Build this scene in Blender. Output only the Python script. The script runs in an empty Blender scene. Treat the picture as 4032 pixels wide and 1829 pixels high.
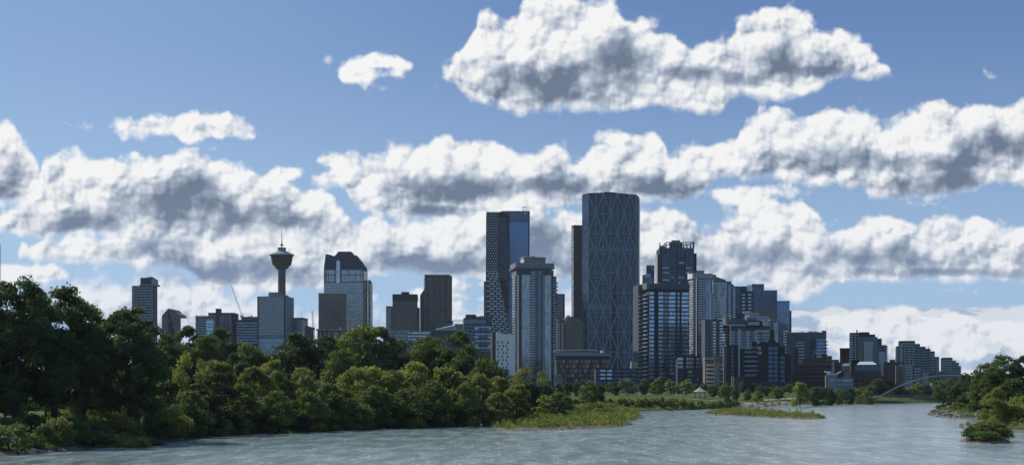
import bpy, math, random
import numpy as np
from mathutils import Vector, Matrix, noise as mnoise
R = math.radians
SC = bpy.context.scene
COL = SC.collection

# ------------------------------------------------------------------ camera
F, CX, HOR, EYE = 5824.0, 2016.0, 1528.0, 9.0      # the photo's lens in its own pixels; eye 9 m above the river
cam = bpy.data.cameras.new('camera'); cam_o = bpy.data.objects.new('camera', cam); COL.objects.link(cam_o)
cam.sensor_fit = 'HORIZONTAL'; cam.sensor_width = 36; cam.lens = 36 * F / 4032
cam.shift_y = (HOR - 914.5) / 4032; cam.clip_start = 1; cam.clip_end = 60000
cam_o.location = (0, 0, EYE); cam_o.rotation_euler = (R(90), 0, 0)
SC.camera = cam_o
SUN_EL, SUN_AZ = R(41), R(-52)                       # azimuth from +Y, minus = to the left
sdir = Vector((math.sin(SUN_AZ) * math.cos(SUN_EL), math.cos(SUN_AZ) * math.cos(SUN_EL), math.sin(SUN_EL)))
sun = bpy.data.lights.new('sun', 'SUN'); sun.energy = 4.0; sun.angle = R(0.5); sun.color = (1, .94, .84)
sun_o = bpy.data.objects.new('sun', sun); COL.objects.link(sun_o)
sun_o.rotation_euler = sdir.to_track_quat('Z', 'Y').to_euler()
SC.view_settings.view_transform = 'Standard'; SC.view_settings.look = 'None'
SC.view_settings.exposure = 0.0; SC.view_settings.gamma = 1

# ------------------------------------------------------------------ node helper
class G:
    def __init__(s, nt): s.nt = nt; s.n = nt.nodes; s.l = nt.links
    def new(s, t, **kw):
        n = s.n.new(t)
        for k, v in kw.items(): setattr(n, k, v)
        return n
    def put(s, sock, v):
        if isinstance(v, bpy.types.NodeSocket): s.l.new(v, sock)
        elif v is not None: sock.default_value = v
    def m(s, op, a, b=None, c=None, clamp=False):
        n = s.new('ShaderNodeMath', operation=op, use_clamp=clamp)
        for i, v in enumerate((a, b, c)): s.put(n.inputs[i], v)
        return n.outputs[0]
    def v(s, op, a, b=None, sc=None):
        n = s.new('ShaderNodeVectorMath', operation=op)
        s.put(n.inputs[0], a)
        if b is not None: s.put(n.inputs[1], b)
        if sc is not None: s.put(n.inputs['Scale'], sc)
        return n.outputs['Value'] if op in ('DOT_PRODUCT', 'LENGTH') else n.outputs[0]
    def ss(s, x, a, b, lo=0., hi=1.):
        n = s.new('ShaderNodeMapRange', interpolation_type='SMOOTHSTEP')
        for i, v in enumerate((x, a, b, lo, hi)): s.put(n.inputs[i], v)
        return n.outputs[0]
    def lin(s, x, a, b, lo=0., hi=1.):
        n = s.new('ShaderNodeMapRange')
        for i, v in enumerate((x, a, b, lo, hi)): s.put(n.inputs[i], v)
        return n.outputs[0]
    def mix(s, f, a, b, mode='MIX'):
        n = s.new('ShaderNodeMix', data_type='RGBA', blend_type=mode)
        s.put(n.inputs[0], f); s.put(n.inputs[6], a); s.put(n.inputs[7], b)
        return n.outputs[2]
    def noise(s, vec, scale, detail=4, rough=.55, out=0, dist=0., lac=2., w=None):
        n = s.new('ShaderNodeTexNoise'); n.noise_dimensions = '3D' if w is None else '4D'
        s.put(n.inputs['Vector'], vec); s.put(n.inputs['Scale'], scale); s.put(n.inputs['Detail'], detail)
        s.put(n.inputs['Roughness'], rough); s.put(n.inputs['Distortion'], dist); s.put(n.inputs['Lacunarity'], lac)
        if w is not None: s.put(n.inputs['W'], w)
        return n.outputs[out]
    def xyz(s, v):
        n = s.new('ShaderNodeSeparateXYZ'); s.put(n.inputs[0], v); return n.outputs
    def vec(s, x, y, z=0.):
        n = s.new('ShaderNodeCombineXYZ')
        for i, v in enumerate((x, y, z)): s.put(n.inputs[i], v)
        return n.outputs[0]
def C4(r, g, b): return (r, g, b, 1)

# ------------------------------------------------------------------ sky: Nishita air with cumulus laid out by compass direction
world = bpy.data.worlds.new('World'); SC.world = world; world.use_nodes = True
W = G(world.node_tree); W.n.clear()
out = W.new('ShaderNodeOutputWorld'); bg = W.new('ShaderNodeBackground'); W.l.new(bg.outputs[0], out.inputs[0])
STR = 0.1
world.cycles.sampling_method = 'NONE'
bg.inputs[1].default_value = STR
sky = W.new('ShaderNodeTexSky', sky_type='NISHITA', sun_disc=False, sun_elevation=SUN_EL, sun_rotation=SUN_AZ,
            altitude=1050, air_density=1.0, dust_density=0.6, ozone_density=1.6)
tc = W.new('ShaderNodeTexCoord')
d = W.xyz(tc.outputs['Generated'])
front = W.ss(d[1], .05, .3)
yy = W.m('MAXIMUM', d[1], .05)
# plate coordinates: u to the right, w downwards, in units of about a quarter degree / 1000
PX = W.m('MULTIPLY_ADD', W.m('DIVIDE', d[0], yy), 3.721, 1.288)
PY = W.m('MULTIPLY_ADD', W.m('DIVIDE', d[2], yy), -3.721, .976)
P = W.vec(PX, PY)
w1 = W.noise(P, 9, 3, .5, 1)
w2 = W.noise(P, 40, 4, .6, 1)
Pw = W.v('ADD', P, W.v('SCALE', W.v('SUBTRACT', w1, (.5, .5, .5)), sc=.028))
Pw = W.v('ADD', Pw, W.v('SCALE', W.v('SUBTRACT', w2, (.5, .5, .5)), sc=.009))
Pf = W.v('MULTIPLY', Pw, (1, 1, 0))
pw = W.xyz(Pf); wx_, wy_ = pw[0], pw[1]

def puffs(p):                                      # cauliflower relief 0..1
    q = W.v('ADD', p, W.v('SCALE', W.v('SUBTRACT', W.noise(p, 16, 2, .5, 1), (.5, .5, .5)), sc=.020))
    n = W.new('ShaderNodeTexVoronoi', feature='SMOOTH_F1', voronoi_dimensions='2D')
    n.inputs['Scale'].default_value = 12; n.inputs['Detail'].default_value = 2.6; n.inputs['Roughness'].default_value = .40
    n.inputs['Smoothness'].default_value = .4; n.inputs['Lacunarity'].default_value = 2.3
    W.l.new(q, n.inputs['Vector'])
    f = W.noise(q, 9, 6, .52)
    a = W.m('MULTIPLY', W.m('SUBTRACT', 1.05, n.outputs[0]), .85)
    return W.m('MULTIPLY_ADD', f, .36, a)
SH = 0.013
A0 = puffs(Pf)
A1 = puffs(W.v('ADD', Pf, (-.62 * SH, -.78 * SH, 0)))
relief = W.m('SUBTRACT', A0, A1)                    # > 0 where the puff faces the sun (up and left)
big = W.noise(Pf, 5.5, 4, .5)
lift = W.m('MULTIPLY', W.m('SUBTRACT', A0, .44), .066)

def curve(t, pts, x0, x1):
    n = W.new('ShaderNodeFloatCurve'); c = n.mapping.curves[0]
    pts = sorted(pts)
    P2 = [((x / 1000 - x0) / (x1 - x0), y / 1000) for x, y in pts]
    c.points[0].location = P2[0]; c.points[1].location = P2[-1]
    for q in P2[1:-1]: c.points.new(*q)
    for q in c.points: q.handle_type = 'AUTO_CLAMPED'
    n.mapping.update()
    W.l.new(t, n.inputs['Value'])
    return n.outputs[0]

def band(top, bot, grow=.012):                      # signed depth inside an outline given by its top and bottom edges
    x0, x1 = top[0][0] / 1000, top[-1][0] / 1000
    t = W.lin(wx_, x0, x1)
    a = W.m('SUBTRACT', wy_, curve(t, top, x0, x1))
    b = W.m('SUBTRACT', curve(t, bot, x0, x1), wy_)
    e = W.m('MINIMUM', W.m('SUBTRACT', wx_, x0), W.m('SUBTRACT', x1, wx_))
    b2 = W.m('ADD', W.m('MULTIPLY_ADD', lift, -.55, .006), b)
    return W.m('ADD', W.m('MINIMUM', W.m('MINIMUM', a, b2), e), grow), a, b

def ell(lst, src=None, k=.05):
    acc = None
    for (x, y, rx, ry) in lst:
        q = W.v('MULTIPLY', W.v('SUBTRACT', src or Pf, (x / 1000, y / 1000, 0)), (1000 / rx, 1000 / ry, 0))
        g = W.m('SUBTRACT', 1, W.v('LENGTH', q))
        g = W.m('MULTIPLY', g, min(rx, ry) / 1000 * 1.0)
        acc = g if acc is None else W.m('MAXIMUM', acc, g)
    return acc

# broad shaded cores of the clouds
cores = [(1440,205,250,62),(1540,140,95,75),(1960,150,130,50),(1800,190,170,26),(2040,178,90,20),
         (480,525,230,55),(620,555,270,34),(240,560,120,28),(480,470,110,45),(0,455,75,55),
         (380,634,130,26),(620,684,280,38),(1080,664,210,28),(1390,620,110,80),
         (1160,468,210,38),(1090,522,100,18),(1650,468,110,30),(1370,470,120,30),
         (2080,398,130,36),(2400,405,210,30),(2370,452,150,36),(2510,365,130,52),
         (2200,645,200,48),(1730,672,120,36),(2330,686,330,14),(1920,640,140,30)]
S = W.m('MULTIPLY', W.m('ADD', W.m('MULTIPLY', W.new('ShaderNodeValue').outputs[0], 0), 1), 1)
Ps = W.v('ADD', P, W.v('SCALE', W.v('SUBTRACT', W.noise(P, 6, 4, .5, 1), (.5, .5, .5)), sc=.075))
Ps = W.v('MULTIPLY', Ps, (1, 1, 0))
acc = None
for (x, y, rx, ry) in cores:
    q = W.v('MULTIPLY', W.v('SUBTRACT', Ps, (x / 1000, y / 1000, 0)), (1000 / rx, 1000 / ry, 0))
    g = W.m('SUBTRACT', 1, W.v('LENGTH', q))
    acc = g if acc is None else W.m('SMOOTH_MAX', acc, g, .25)
S = W.m('MULTIPLY', W.ss(acc, -.5, .8), W.ss(A0, .72, .36, .8, 1.02))

k = 1 / STR
WHITE = C4(.93 * k, .93 * k, .92 * k); MID = C4(.50 * k, .56 * k, .66 * k); DARK = C4(.15 * k, .195 * k, .28 * k)
hz = W.ss(PY, .45, .9)                              # lower clouds are farther off: paler, bluer shade
DARKh = W.mix(hz, DARK, C4(.25 * k, .32 * k, .48 * k))
WHITEh = W.mix(hz, WHITE, C4(.86 * k, .88 * k, .91 * k))
lit = W.m('MULTIPLY_ADD', W.m('MULTIPLY', relief, W.m('MULTIPLY_ADD', S, -.85, 1)), 1.5, .93)
lit = W.m('ADD', lit, W.m('MULTIPLY', W.m('SUBTRACT', A0, .58), .6))
lit = W.m('ADD', lit, W.m('MULTIPLY', W.m('SUBTRACT', big, .5), .9))
def shade(dep, s=1.0, a_=None, b_=None):
    edge = W.ss(dep, .0, .035, .22, 0)               # thin rims let the sun through
    x = W.m('ADD', lit, edge)
    x = W.m('SUBTRACT', x, W.m('MULTIPLY', S, .60 * s))
    if a_ is not None:
        t = W.m('DIVIDE', a_, W.m('MAXIMUM', W.m('ADD', a_, b_), .02))
        x = W.m('SUBTRACT', x, W.ss(t, .2, .85, 0, .22 * s))
    x = W.m('MULTIPLY_ADD', x, 1.0, 0, clamp=True)
    c = W.mix(W.lin(x, 0., .55), DARKh, MID)
    return W.mix(W.ss(x, .35, 1.05), c, WHITEh)

layers = [
 ([(1640,790),(1900,778),(2020,776),(2200,773),(2400,776),(2576,772),(3000,760)], [(1640,998),(2400,999),(3000,998)], .8, .05),
 ([(100,705),(200,698),(250,712),(330,700),(370,680),(420,668),(480,690),(560,720),(620,748),(700,772),(850,776),(1000,785),(1250,765),(1460,735),(1600,740)],
  [(100,760),(200,820),(700,860),(1600,860)], .9, .03),
 ([(1540,570),(1610,535),(1700,540),(1760,560),(1850,548),(1880,500),(1915,488),(1950,498),(1970,515),(2000,512),(2050,545),(2110,572),(2150,560),(2200,545),(2280,555),(2330,575),(2400,548),(2450,555),(2520,575),(2600,580),(2800,560)],
  [(1540,700),(1610,735),(1700,722),(1800,715),(1880,692),(1950,720),(2020,735),(2060,720),(2100,695),(2300,692),(2600,690),(2800,690)], 1, .012),
 ([(75,625),(120,590),(160,588),(250,600),(400,600),(500,592),(600,590),(760,590),(820,560),(850,545),(900,560),(950,548),(1000,575),(1080,560),(1150,545),(1180,530),(1230,520),(1330,530),(1400,545),(1500,540)],
  [(75,630),(150,642),(250,646),(400,656),(470,668),(500,700),(560,715),(650,720),(800,712),(900,682),(1000,672),(1100,686),(1300,690),(1500,690)], 1, .012),
 ([(-5,560),(40,520),(80,490),(100,440),(150,402),(200,398),(260,405),(330,418),(400,408),(470,398),(520,400),(570,420),(640,430),(700,455),(760,480),(830,515),(860,565)],
  [(-5,562),(50,580),(120,582),(300,585),(500,588),(700,588),(800,580),(860,566)], 1, .010),
 ([(785,440),(820,425),(900,430),(950,400),(1010,390),(1060,370),(1130,352),(1180,362),(1220,360),(1270,380),(1340,395),(1400,385),(1450,410),(1490,370),(1540,345),(1590,350),(1640,345),(1665,362),(1685,402),(1720,395),(1760,368),(1830,357),(1900,370)],
  [(785,450),(860,462),(900,520),(950,530),(1050,540),(1150,535),(1250,520),(1320,505),(1400,510),(1500,505),(1600,500),(1700,500),(1760,480),(1790,440),(1850,420),(1900,430)], 1, .012),
 ([(1845,400),(1865,325),(1900,305),(1950,300),(2020,300),(2100,282),(2140,290),(2200,310),(2230,332),(2270,292),(2310,275),(2380,275),(2420,265),(2480,248),(2540,242),(2600,250),(2800,240)],
  [(1845,410),(1880,440),(1950,440),(2050,450),(2150,450),(2200,480),(2280,490),(2380,485),(2450,470),(2500,440),(2560,450),(2600,470),(2800,470)], 1, .012),
 ([(-300,330),(-60,300),(0,318),(20,325),(50,360),(80,400),(100,440)], [(-300,500),(0,505),(60,500),(100,450)], 1, .012),
 ([(1135,185),(1160,150),(1190,85),(1215,52),(1260,52),(1310,28),(1345,8),(1380,12),(1420,17),(1460,8),(1490,10),(1540,18),(1580,52),(1620,78),(1650,92),(1680,80),(1720,117),(1760,117),(1800,107),(1850,87),(1880,52),(1930,30),(1970,25),(2020,48),(2080,82),(2130,102),(2170,127),(2230,170)],
  [(1135,186),(1180,225),(1250,262),(1310,272),(1380,262),(1450,260),(1550,262),(1640,242),(1700,268),(1740,260),(1800,276),(1850,225),(1920,235),(2000,235),(2040,215),(2100,190),(2170,185),(2230,172)], 1, .011),
]
small = [(395,320,80,26),(480,318,95,30),(560,328,44,18),(900,187,50,14),(945,158,56,10),(725,428,46,16),(830,402,46,20),(1890,484,85,16),
         (1170,718,40,10),(1140,752,110,12),(2250,812,140,30),(2480,835,150,30),(2280,880,200,22),(60,688,90,18)]
wisps = [(200,318,50,12),(500,372,66,12),(2330,512,62,16),(2400,730,80,8),(2490,190,26,14),(930,222,40,10),(2560,440,50,26),(1640,60,30,30),(1100,770,260,16),(500,770,300,16)]

skyc = W.new('ShaderNodeHueSaturation'); skyc.inputs['Saturation'].default_value = 1.0; skyc.inputs['Value'].default_value = 1.0
W.l.new(sky.outputs[0], skyc.inputs['Color'])
base = skyc.outputs[0]
SKYBASE = base
# generic fair-weather cloud for the rest of the dome
gv = W.v('SCALE', tc.outputs['Generated'], sc=1.0)
gz = W.m('MAXIMUM', d[2], .06)
gp = W.vec(W.m('DIVIDE', d[0], gz), W.m('DIVIDE', d[1], gz), 0)
gn = W.noise(gp, .55, 6, .58)
ga = W.m('MULTIPLY', W.ss(gn, .52, .64), W.ss(d[2], .02, .12))
gc = W.mix(W.ss(gn, .6, .75), C4(.8 * k, .8 * k, .8 * k), C4(.45 * k, .5 * k, .58 * k))
outside = W.m('SUBTRACT', 1, front)
outside = W.m('MAXIMUM', outside, W.m('MAXIMUM', W.ss(PX, 2.75, 3.2), W.m('MAXIMUM', W.ss(PX, -.15, -.6), W.ss(PY, -.08, -.4))))
base = W.mix(W.m('MULTIPLY', ga, outside), base, gc)

el = W.m('MAXIMUM', d[2], 0)
base = W.mix(W.ss(d[2], .30, .0), base, C4(.38 * k, .56 * k, .80 * k))
base = W.mix(W.m('MULTIPLY', W.ss(d[2], .0, .28), .8), base, W.mix(W.ss(PX, 1.9, -.1), C4(.10 * k, .20 * k, .46 * k), C4(.21 * k, .35 * k, .62 * k)))
cur = base
infr = W.m('MULTIPLY', front, 1.0)
for i, (t, b, dens, soft) in enumerate(layers):
    dep, a_, b_ = band(t, b)
    dd = W.m('ADD', dep, lift)
    if i == 0:
        st = W.noise(W.v('MULTIPLY', Pf, (1, 3.2, 0)), 6, 6, .55); st2 = W.noise(W.v('ADD', W.v('MULTIPLY', Pf, (1, 3.2, 0)), (-.02, -.05, 0)), 6, 6, .55)
        vc = W.mix(W.ss(W.m('MULTIPLY_ADD', W.m('SUBTRACT', st, st2), 2.6, st), .26, .72), C4(.40 * k, .50 * k, .67 * k), C4(.76 * k, .79 * k, .82 * k))
        cur = W.mix(W.m('MULTIPLY', W.ss(W.m('ADD', dep, W.m('MULTIPLY', W.m('SUBTRACT', st, .5), .02)), 0, .014), W.m('MULTIPLY', infr, .88)), cur, vc); continue
    al = W.m('MULTIPLY', W.ss(dd, -.004, soft * 1.9), W.m('MULTIPLY', infr, dens))
    cur = W.mix(al, cur, shade(dd, .6 if i == 0 else 1., a_, b_))
e = W.m('ADD', W.m('ADD', ell(small), .006), W.m('MULTIPLY', lift, .55))
cur = W.mix(W.m('MULTIPLY', W.ss(e, -.003, .012), infr), cur, shade(e))
e = W.m('ADD', ell(wisps), W.m('MULTIPLY', W.m('SUBTRACT', W.noise(W.v('MULTIPLY', Pf, (1, 1.6, 0)), 34, 6, .62), .55), .09))
cur = W.mix(W.m('MULTIPLY', W.ss(e, -.004, .03), W.m('MULTIPLY', infr, .55)), cur, WHITEh)
W.l.new(cur, bg.inputs[0])

# ------------------------------------------------------------------ object helpers
def wx(px, Y): return (px - CX) * Y / F
def wz(py, Y): return EYE + (HOR - py) * Y / F
class MB:
    def __init__(s): s.v = []; s.f = []; s.mi = []
    def face(s, pts, m=0):
        b = len(s.v); s.v += [tuple(p) for p in pts]; s.f.append(tuple(range(b, b + len(pts)))); s.mi.append(m)
    def hexa(s, p, m=0):                            # 8 points: bottom ring then top ring
        b = len(s.v); s.v += [tuple(q) for q in p]
        for f in ((0,3,2,1),(4,5,6,7),(0,1,5,4),(1,2,6,5),(2,3,7,6),(3,0,4,7)):
            s.f.append(tuple(b + i for i in f)); s.mi.append(m)
        return s
    def box(s, x0, x1, y0, y1, z0, z1, m=0):
        return s.hexa([(x0,y0,z0),(x1,y0,z0),(x1,y1,z0),(x0,y1,z0),(x0,y0,z1),(x1,y0,z1),(x1,y1,z1),(x0,y1,z1)], m)
    def prism(s, poly, z0, z1, m=0, ztop=None):      # poly counter-clockwise; ztop: per-corner heights
        n = len(poly); b = len(s.v)
        s.v += [(x, y, z0) for x, y in poly] + [(x, y, (ztop[i] if ztop else z1)) for i, (x, y) in enumerate(poly)]
        s.f.append(tuple(b + i for i in reversed(range(n)))); s.mi.append(m)
        s.f.append(tuple(b + n + i for i in range(n))); s.mi.append(m)
        for i in range(n):
            j = (i + 1) % n
            s.f.append((b + i, b + j, b + n + j, b + n + i)); s.mi.append(m)
        return s
    def xprism(s, prof, y0, y1, m=0):                # profile in x,z extruded along y
        n = len(prof); b = len(s.v)
        s.v += [(x, y0, z) for x, z in prof] + [(x, y1, z) for x, z in prof]
        s.f.append(tuple(b + i for i in range(n))); s.mi.append(m)
        s.f.append(tuple(b + n + i for i in reversed(range(n)))); s.mi.append(m)
        for i in range(n):
            j = (i + 1) % n
            s.f.append((b + j, b + i, b + n + i, b + n + j)); s.mi.append(m)
        return s
    def tube(s, pts, rad, k=6, m=0, cap=True):
        pts = [Vector(p) for p in pts]; rings = []
        for i, p in enumerate(pts):
            t = (pts[min(i + 1, len(pts) - 1)] - pts[max(i - 1, 0)]).normalized()
            u = t.cross(Vector((0, 1, 0)) if abs(t.y) < .9 else Vector((1, 0, 0))).normalized(); w = t.cross(u)
            r = rad[i] if isinstance(rad, (list, tuple)) else rad
            b = len(s.v); rings.append(b)
            s.v += [tuple(p + (u * math.cos(2*math.pi*j/k) + w * math.sin(2*math.pi*j/k)) * r) for j in range(k)]
        for a, b in zip(rings, rings[1:]):
            for j in range(k):
                s.f.append((a + j, a + (j + 1) % k, b + (j + 1) % k, b + j)); s.mi.append(m)
        if cap:
            s.f.append(tuple(rings[0] + j for j in reversed(range(k)))); s.mi.append(m)
            s.f.append(tuple(rings[-1] + j for j in range(k))); s.mi.append(m)
        return s
    def lathe(s, prof, k=32, cx=0, cy=0, m=0):
        b = len(s.v)
        for r, z in prof: s.v += [(cx + r * math.cos(2*math.pi*j/k), cy + r * math.sin(2*math.pi*j/k), z) for j in range(k)]
        for i in range(len(prof) - 1):
            for j in range(k):
                a = b + i * k; s.f.append((a + j, a + (j + 1) % k, a + k + (j + 1) % k, a + k + j)); s.mi.append(m)
        s.f.append(tuple(b + j for j in reversed(range(k)))); s.mi.append(m)
        s.f.append(tuple(b + (len(prof) - 1) * k + j for j in range(k))); s.mi.append(m)
        return s
    def mesh(s, name, mats):
        me = bpy.data.meshes.new(name); me.from_pydata(s.v, [], s.f)
        for m in (mats if isinstance(mats, (list, tuple)) else [mats]): me.materials.append(m)
        if any(s.mi): me.polygons.foreach_set('material_index', s.mi)
        me.update(); return me
    def build(s, name, mats, parent=None, loc=None):
        return link(name, s.mesh(name, mats), parent, loc)
def link(name, me, parent=None, loc=None):
    o = bpy.data.objects.new(name, me); COL.objects.link(o); o.parent = parent
    if loc: o.location = loc
    return o
def tag(o, label=None, cat=None, group=None, kind=None):
    if label: o['label'] = label
    if cat: o['category'] = cat
    if group: o['group'] = group
    if kind: o['kind'] = kind
    return o
def empty(name, loc, rz=0., **kw):
    o = bpy.data.objects.new(name, None); COL.objects.link(o); o.location = loc; o.rotation_euler = (0, 0, rz)
    o.empty_display_size = .5
    return tag(o, **kw)

# ------------------------------------------------------------------ materials
def mat(name):
    m = bpy.data.materials.new(name); m.use_nodes = True
    g = G(m.node_tree); b = m.node_tree.nodes['Principled BSDF']
    return m, g, b
def wallmat(name, c, rough=.85, var=.25, metal=0., joint=0.):
    m, g, b = mat(name)
    t = g.new('ShaderNodeTexCoord').outputs['Object']
    n = g.noise(t, .12, 5, .6); st = g.noise(g.v('MULTIPLY', t, (1, 1, .06)), .7, 4, .6)
    f = g.m('ADD', g.m('MULTIPLY', g.m('SUBTRACT', n, .5), var * 1.6), g.m('MULTIPLY', g.m('SUBTRACT', st, .5), var * 1.4))
    f = g.m('ADD', f, 1)
    col = g.v('SCALE', tuple(c), sc=f)
    g.l.new(col, b.inputs['Base Color']); b.inputs['Roughness'].default_value = rough; b.inputs['Metallic'].default_value = metal
    return m
def glassmat(name, c, pane=(1.5, 3.6), lit=(.35, .38, .42), blind=.22, rough=.12, metal=.75, mull=.0, var=.5):
    m, g, b = mat(name)
    t = g.new('ShaderNodeTexCoord').outputs['Object']; rnd = g.new('ShaderNodeObjectInfo').outputs['Random']
    x, y, z = g.xyz(t)
    u = g.m('DIVIDE', g.m('ADD', x, g.m('MULTIPLY', y, 1.0)), pane[0]); w = g.m('DIVIDE', z, pane[1])
    cell = g.vec(g.m('FLOOR', u), g.m('FLOOR', w), g.m('MULTIPLY', rnd, 97))
    wn = g.new('ShaderNodeTexWhiteNoise'); g.l.new(cell, wn.inputs['Vector']); r = wn.outputs['Value']
    c2 = g.vec(g.m('FLOOR', g.m('DIVIDE', u, 5)), g.m('FLOOR', g.m('DIVIDE', w, 3)), g.m('MULTIPLY', rnd, 13))
    wn2 = g.new('ShaderNodeTexWhiteNoise'); g.l.new(c2, wn2.inputs['Vector'])
    v = g.m('ADD', g.m('MULTIPLY', r, var), g.m('MULTIPLY', wn2.outputs['Value'], var * .6)); v = g.m('ADD', v, 1 - var * .8)
    col = g.v('SCALE', tuple(c), sc=v)
    isb = g.m('GREATER_THAN', r, 1 - blind)
    col = g.mix(isb, col, C4(*lit))  # random panes take the colour of drawn blinds
    if mull > 0:
        fr = g.m('MULTIPLY', g.m('GREATER_THAN', g.m('FRACT', u), mull), 1.0)
        col = g.mix(fr, C4(.05, .055, .06), col)
    g.l.new(col, b.inputs['Base Color'])
    g.l.new(g.m('MULTIPLY_ADD', isb, -metal * .8, metal), b.inputs['Metallic'])
    g.l.new(g.m('MULTIPLY_ADD', r, .12, rough), b.inputs['Roughness'])
    return m
M = {}
for nm, c in dict(conc_light=(.36,.36,.35), conc_mid=(.21,.21,.21), conc_dark=(.09,.095,.1), brown=(.085,.066,.058), shaft=(.095,.10,.092), taupe=(.115,.115,.12), beige=(.28,.235,.18),
                  tan=(.17,.145,.122), white=(.68,.68,.66), offwhite=(.5,.5,.48), black=(.018,.02,.024), charcoal=(.035,.04,.05),
                  brick=(.17,.075,.055), darkbrick=(.07,.045,.04), navy=(.028,.04,.065), slate=(.07,.085,.11), steelblue=(.12,.16,.21),
                  greengrey=(.15,.17,.16), bluegrey=(.19,.22,.26), palegrey=(.30,.32,.34), red=(.13,.034,.032), roofgrey=(.13,.135,.14)).items():
    M[nm] = wallmat(nm, c)
M['metal'] = wallmat('metal', (.45,.46,.47), .45, .12, .6)
M['metal_white'] = wallmat('metal_white', (.62,.63,.63), .4, .1, .1)
M['metal_dark'] = wallmat('metal_dark', (.06,.065,.07), .5, .15, .4)
M['lattice'] = wallmat('lattice', (.17,.20,.25), .6, .1, 0)
gl = lambda n, c, **k: M.__setitem__(n, glassmat(n, c, **k))
gl('g_blue', (.13,.20,.30), var=.35); gl('g_sky', (.33,.44,.57), lit=(.36,.40,.45), blind=.15, var=.35)
gl('g_dark', (.05,.08,.13), lit=(.09,.11,.14), blind=.12); gl('g_navy', (.06,.095,.15), lit=(.08,.10,.14), blind=.1)
gl('g_grey', (.16,.20,.24), lit=(.22,.24,.25), var=.4); gl('g_green', (.13,.19,.19), lit=(.25,.28,.27))
gl('g_pale', (.25,.30,.33), lit=(.30,.33,.35), blind=.3, var=.3); gl('g_brown', (.06,.06,.06), lit=(.13,.12,.11), blind=.25)
gl('g_bow', (.032,.055,.10), pane=(1.5, 4.1), lit=(.045,.065,.10), blind=.1, var=.35)
gl('g_brook', (.10,.17,.28), pane=(1.6, 4.2), lit=(.10,.17,.28), blind=.0, var=.2)
gl('g_silver', (.48,.54,.60), lit=(.6,.62,.62), blind=.35, rough=.2)
gl('g_box', (.27,.31,.35), lit=(.34,.36,.38), blind=.3, rough=.2, var=.3)
gl('g_gold', (.55,.50,.38), lit=(.6,.55,.42), blind=.35, rough=.2)

def leafmat(name, c, c2, trans=.42, clump=.22):
    m, g, b = mat(name)
    geo = g.new('ShaderNodeNewGeometry'); oi = g.new('ShaderNodeObjectInfo').outputs['Random']
    n = g.noise(g.new('ShaderNodeTexCoord').outputs['Object'], clump, 3, .6)
    f = g.m('ADD', g.m('MULTIPLY', g.ss(n, .35, .65), .55), g.m('MULTIPLY', geo.outputs['Random Per Island'], .45))
    col = g.mix(f, C4(*c), C4(*c2))
    col = g.v('SCALE', col, sc=g.m('MULTIPLY_ADD', oi, .5, .78))
    b.inputs['Roughness'].default_value = .55; b.inputs['Specular IOR Level'].default_value = .25
    g.l.new(col, b.inputs['Base Color'])
    tr = g.new('ShaderNodeBsdfTranslucent'); tcol = g.v('MULTIPLY', col, (1.25, 1.2, .68)); g.l.new(tcol, tr.inputs[0])
    mx = g.new('ShaderNodeMixShader'); mx.inputs[0].default_value = trans
    g.l.new(b.outputs[0], mx.inputs[1]); g.l.new(tr.outputs[0], mx.inputs[2])
    g.l.new(mx.outputs[0], g.n['Material Output'].inputs[0])
    return m
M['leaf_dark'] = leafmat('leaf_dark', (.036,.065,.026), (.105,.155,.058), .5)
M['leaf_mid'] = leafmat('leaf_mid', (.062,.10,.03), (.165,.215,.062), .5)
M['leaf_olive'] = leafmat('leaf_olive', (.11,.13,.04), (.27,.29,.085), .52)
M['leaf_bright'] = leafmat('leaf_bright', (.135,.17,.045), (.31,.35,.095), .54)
M['leaf_silver'] = leafmat('leaf_silver', (.10,.12,.09), (.18,.20,.15), .35)
M['leaf_brown'] = leafmat('leaf_brown', (.045,.035,.018), (.09,.07,.03), .35)
M['bark'] = wallmat('bark', (.045,.038,.03), .95, .4)
M['bark_pale'] = wallmat('bark_pale', (.10,.09,.075), .95, .4)

# ------------------------------------------------------------------ river, ground
def gp(px, py, z=0.):                                # pixel of a point at height z -> world x, y
    Y = (EYE - z) * F / (py - HOR); return ((px - CX) * Y / F, Y)
main_shore = [gp(*p) for p in [(-120,1806),(0,1794),(150,1779),(284,1769),(425,1755),(560,1744),(700,1732),(735,1715),(896,1704),(1127,1696),(1474,1685),
    (1710,1676),(1760,1671),(1900,1668),(1925,1682),(2021,1693),(2118,1693),(2286,1686),(2400,1684),(2463,1678),(2487,1660),(2533,1644),(2520,1632),(2480,1623),(2589,1619),
    (2696,1613),(2752,1608),(2864,1605),(2976,1602),(3101,1594),(3300,1590),(3437,1588),(3560,1587),(3660,1584),(3740,1581)]]
land_main = [(-3500, 40), (-500, 60), (-160, 120)] + main_shore + [(330, 1080), (520, 1120), (1500, 1150), (9000, 1400), (30000, 2000), (30000, 30000), (-30000, 30000), (-30000, 40)]
rb = [gp(*p) for p in [(3652,1632),(3700,1641),(3779,1646),(3887,1646),(3915,1662),(3938,1688),(3967,1696),(4032,1698),(4300,1712)]]
land_right = rb + [(400, 230), (3000, 150), (3000, 900), (500, 900)] + [(256, 840), (190, 640)]
isl_mid = [gp(*p) for p in [(2766,1629),(2810,1633.5),(2990,1641),(3171,1650),(3220,1648),(3262,1645),(3180,1638),(3050,1630),(2920,1624.5),(2830,1625)]]
isl_bush = [gp(*p) for p in [(3786,1738),(3830,1744),(3900,1746),(3960,1741),(3985,1728),(3950,1718),(3880,1714),(3800,1724)]]
POLYS = [np.array(p) for p in (land_main, land_right, isl_mid, isl_bush)]
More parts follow.
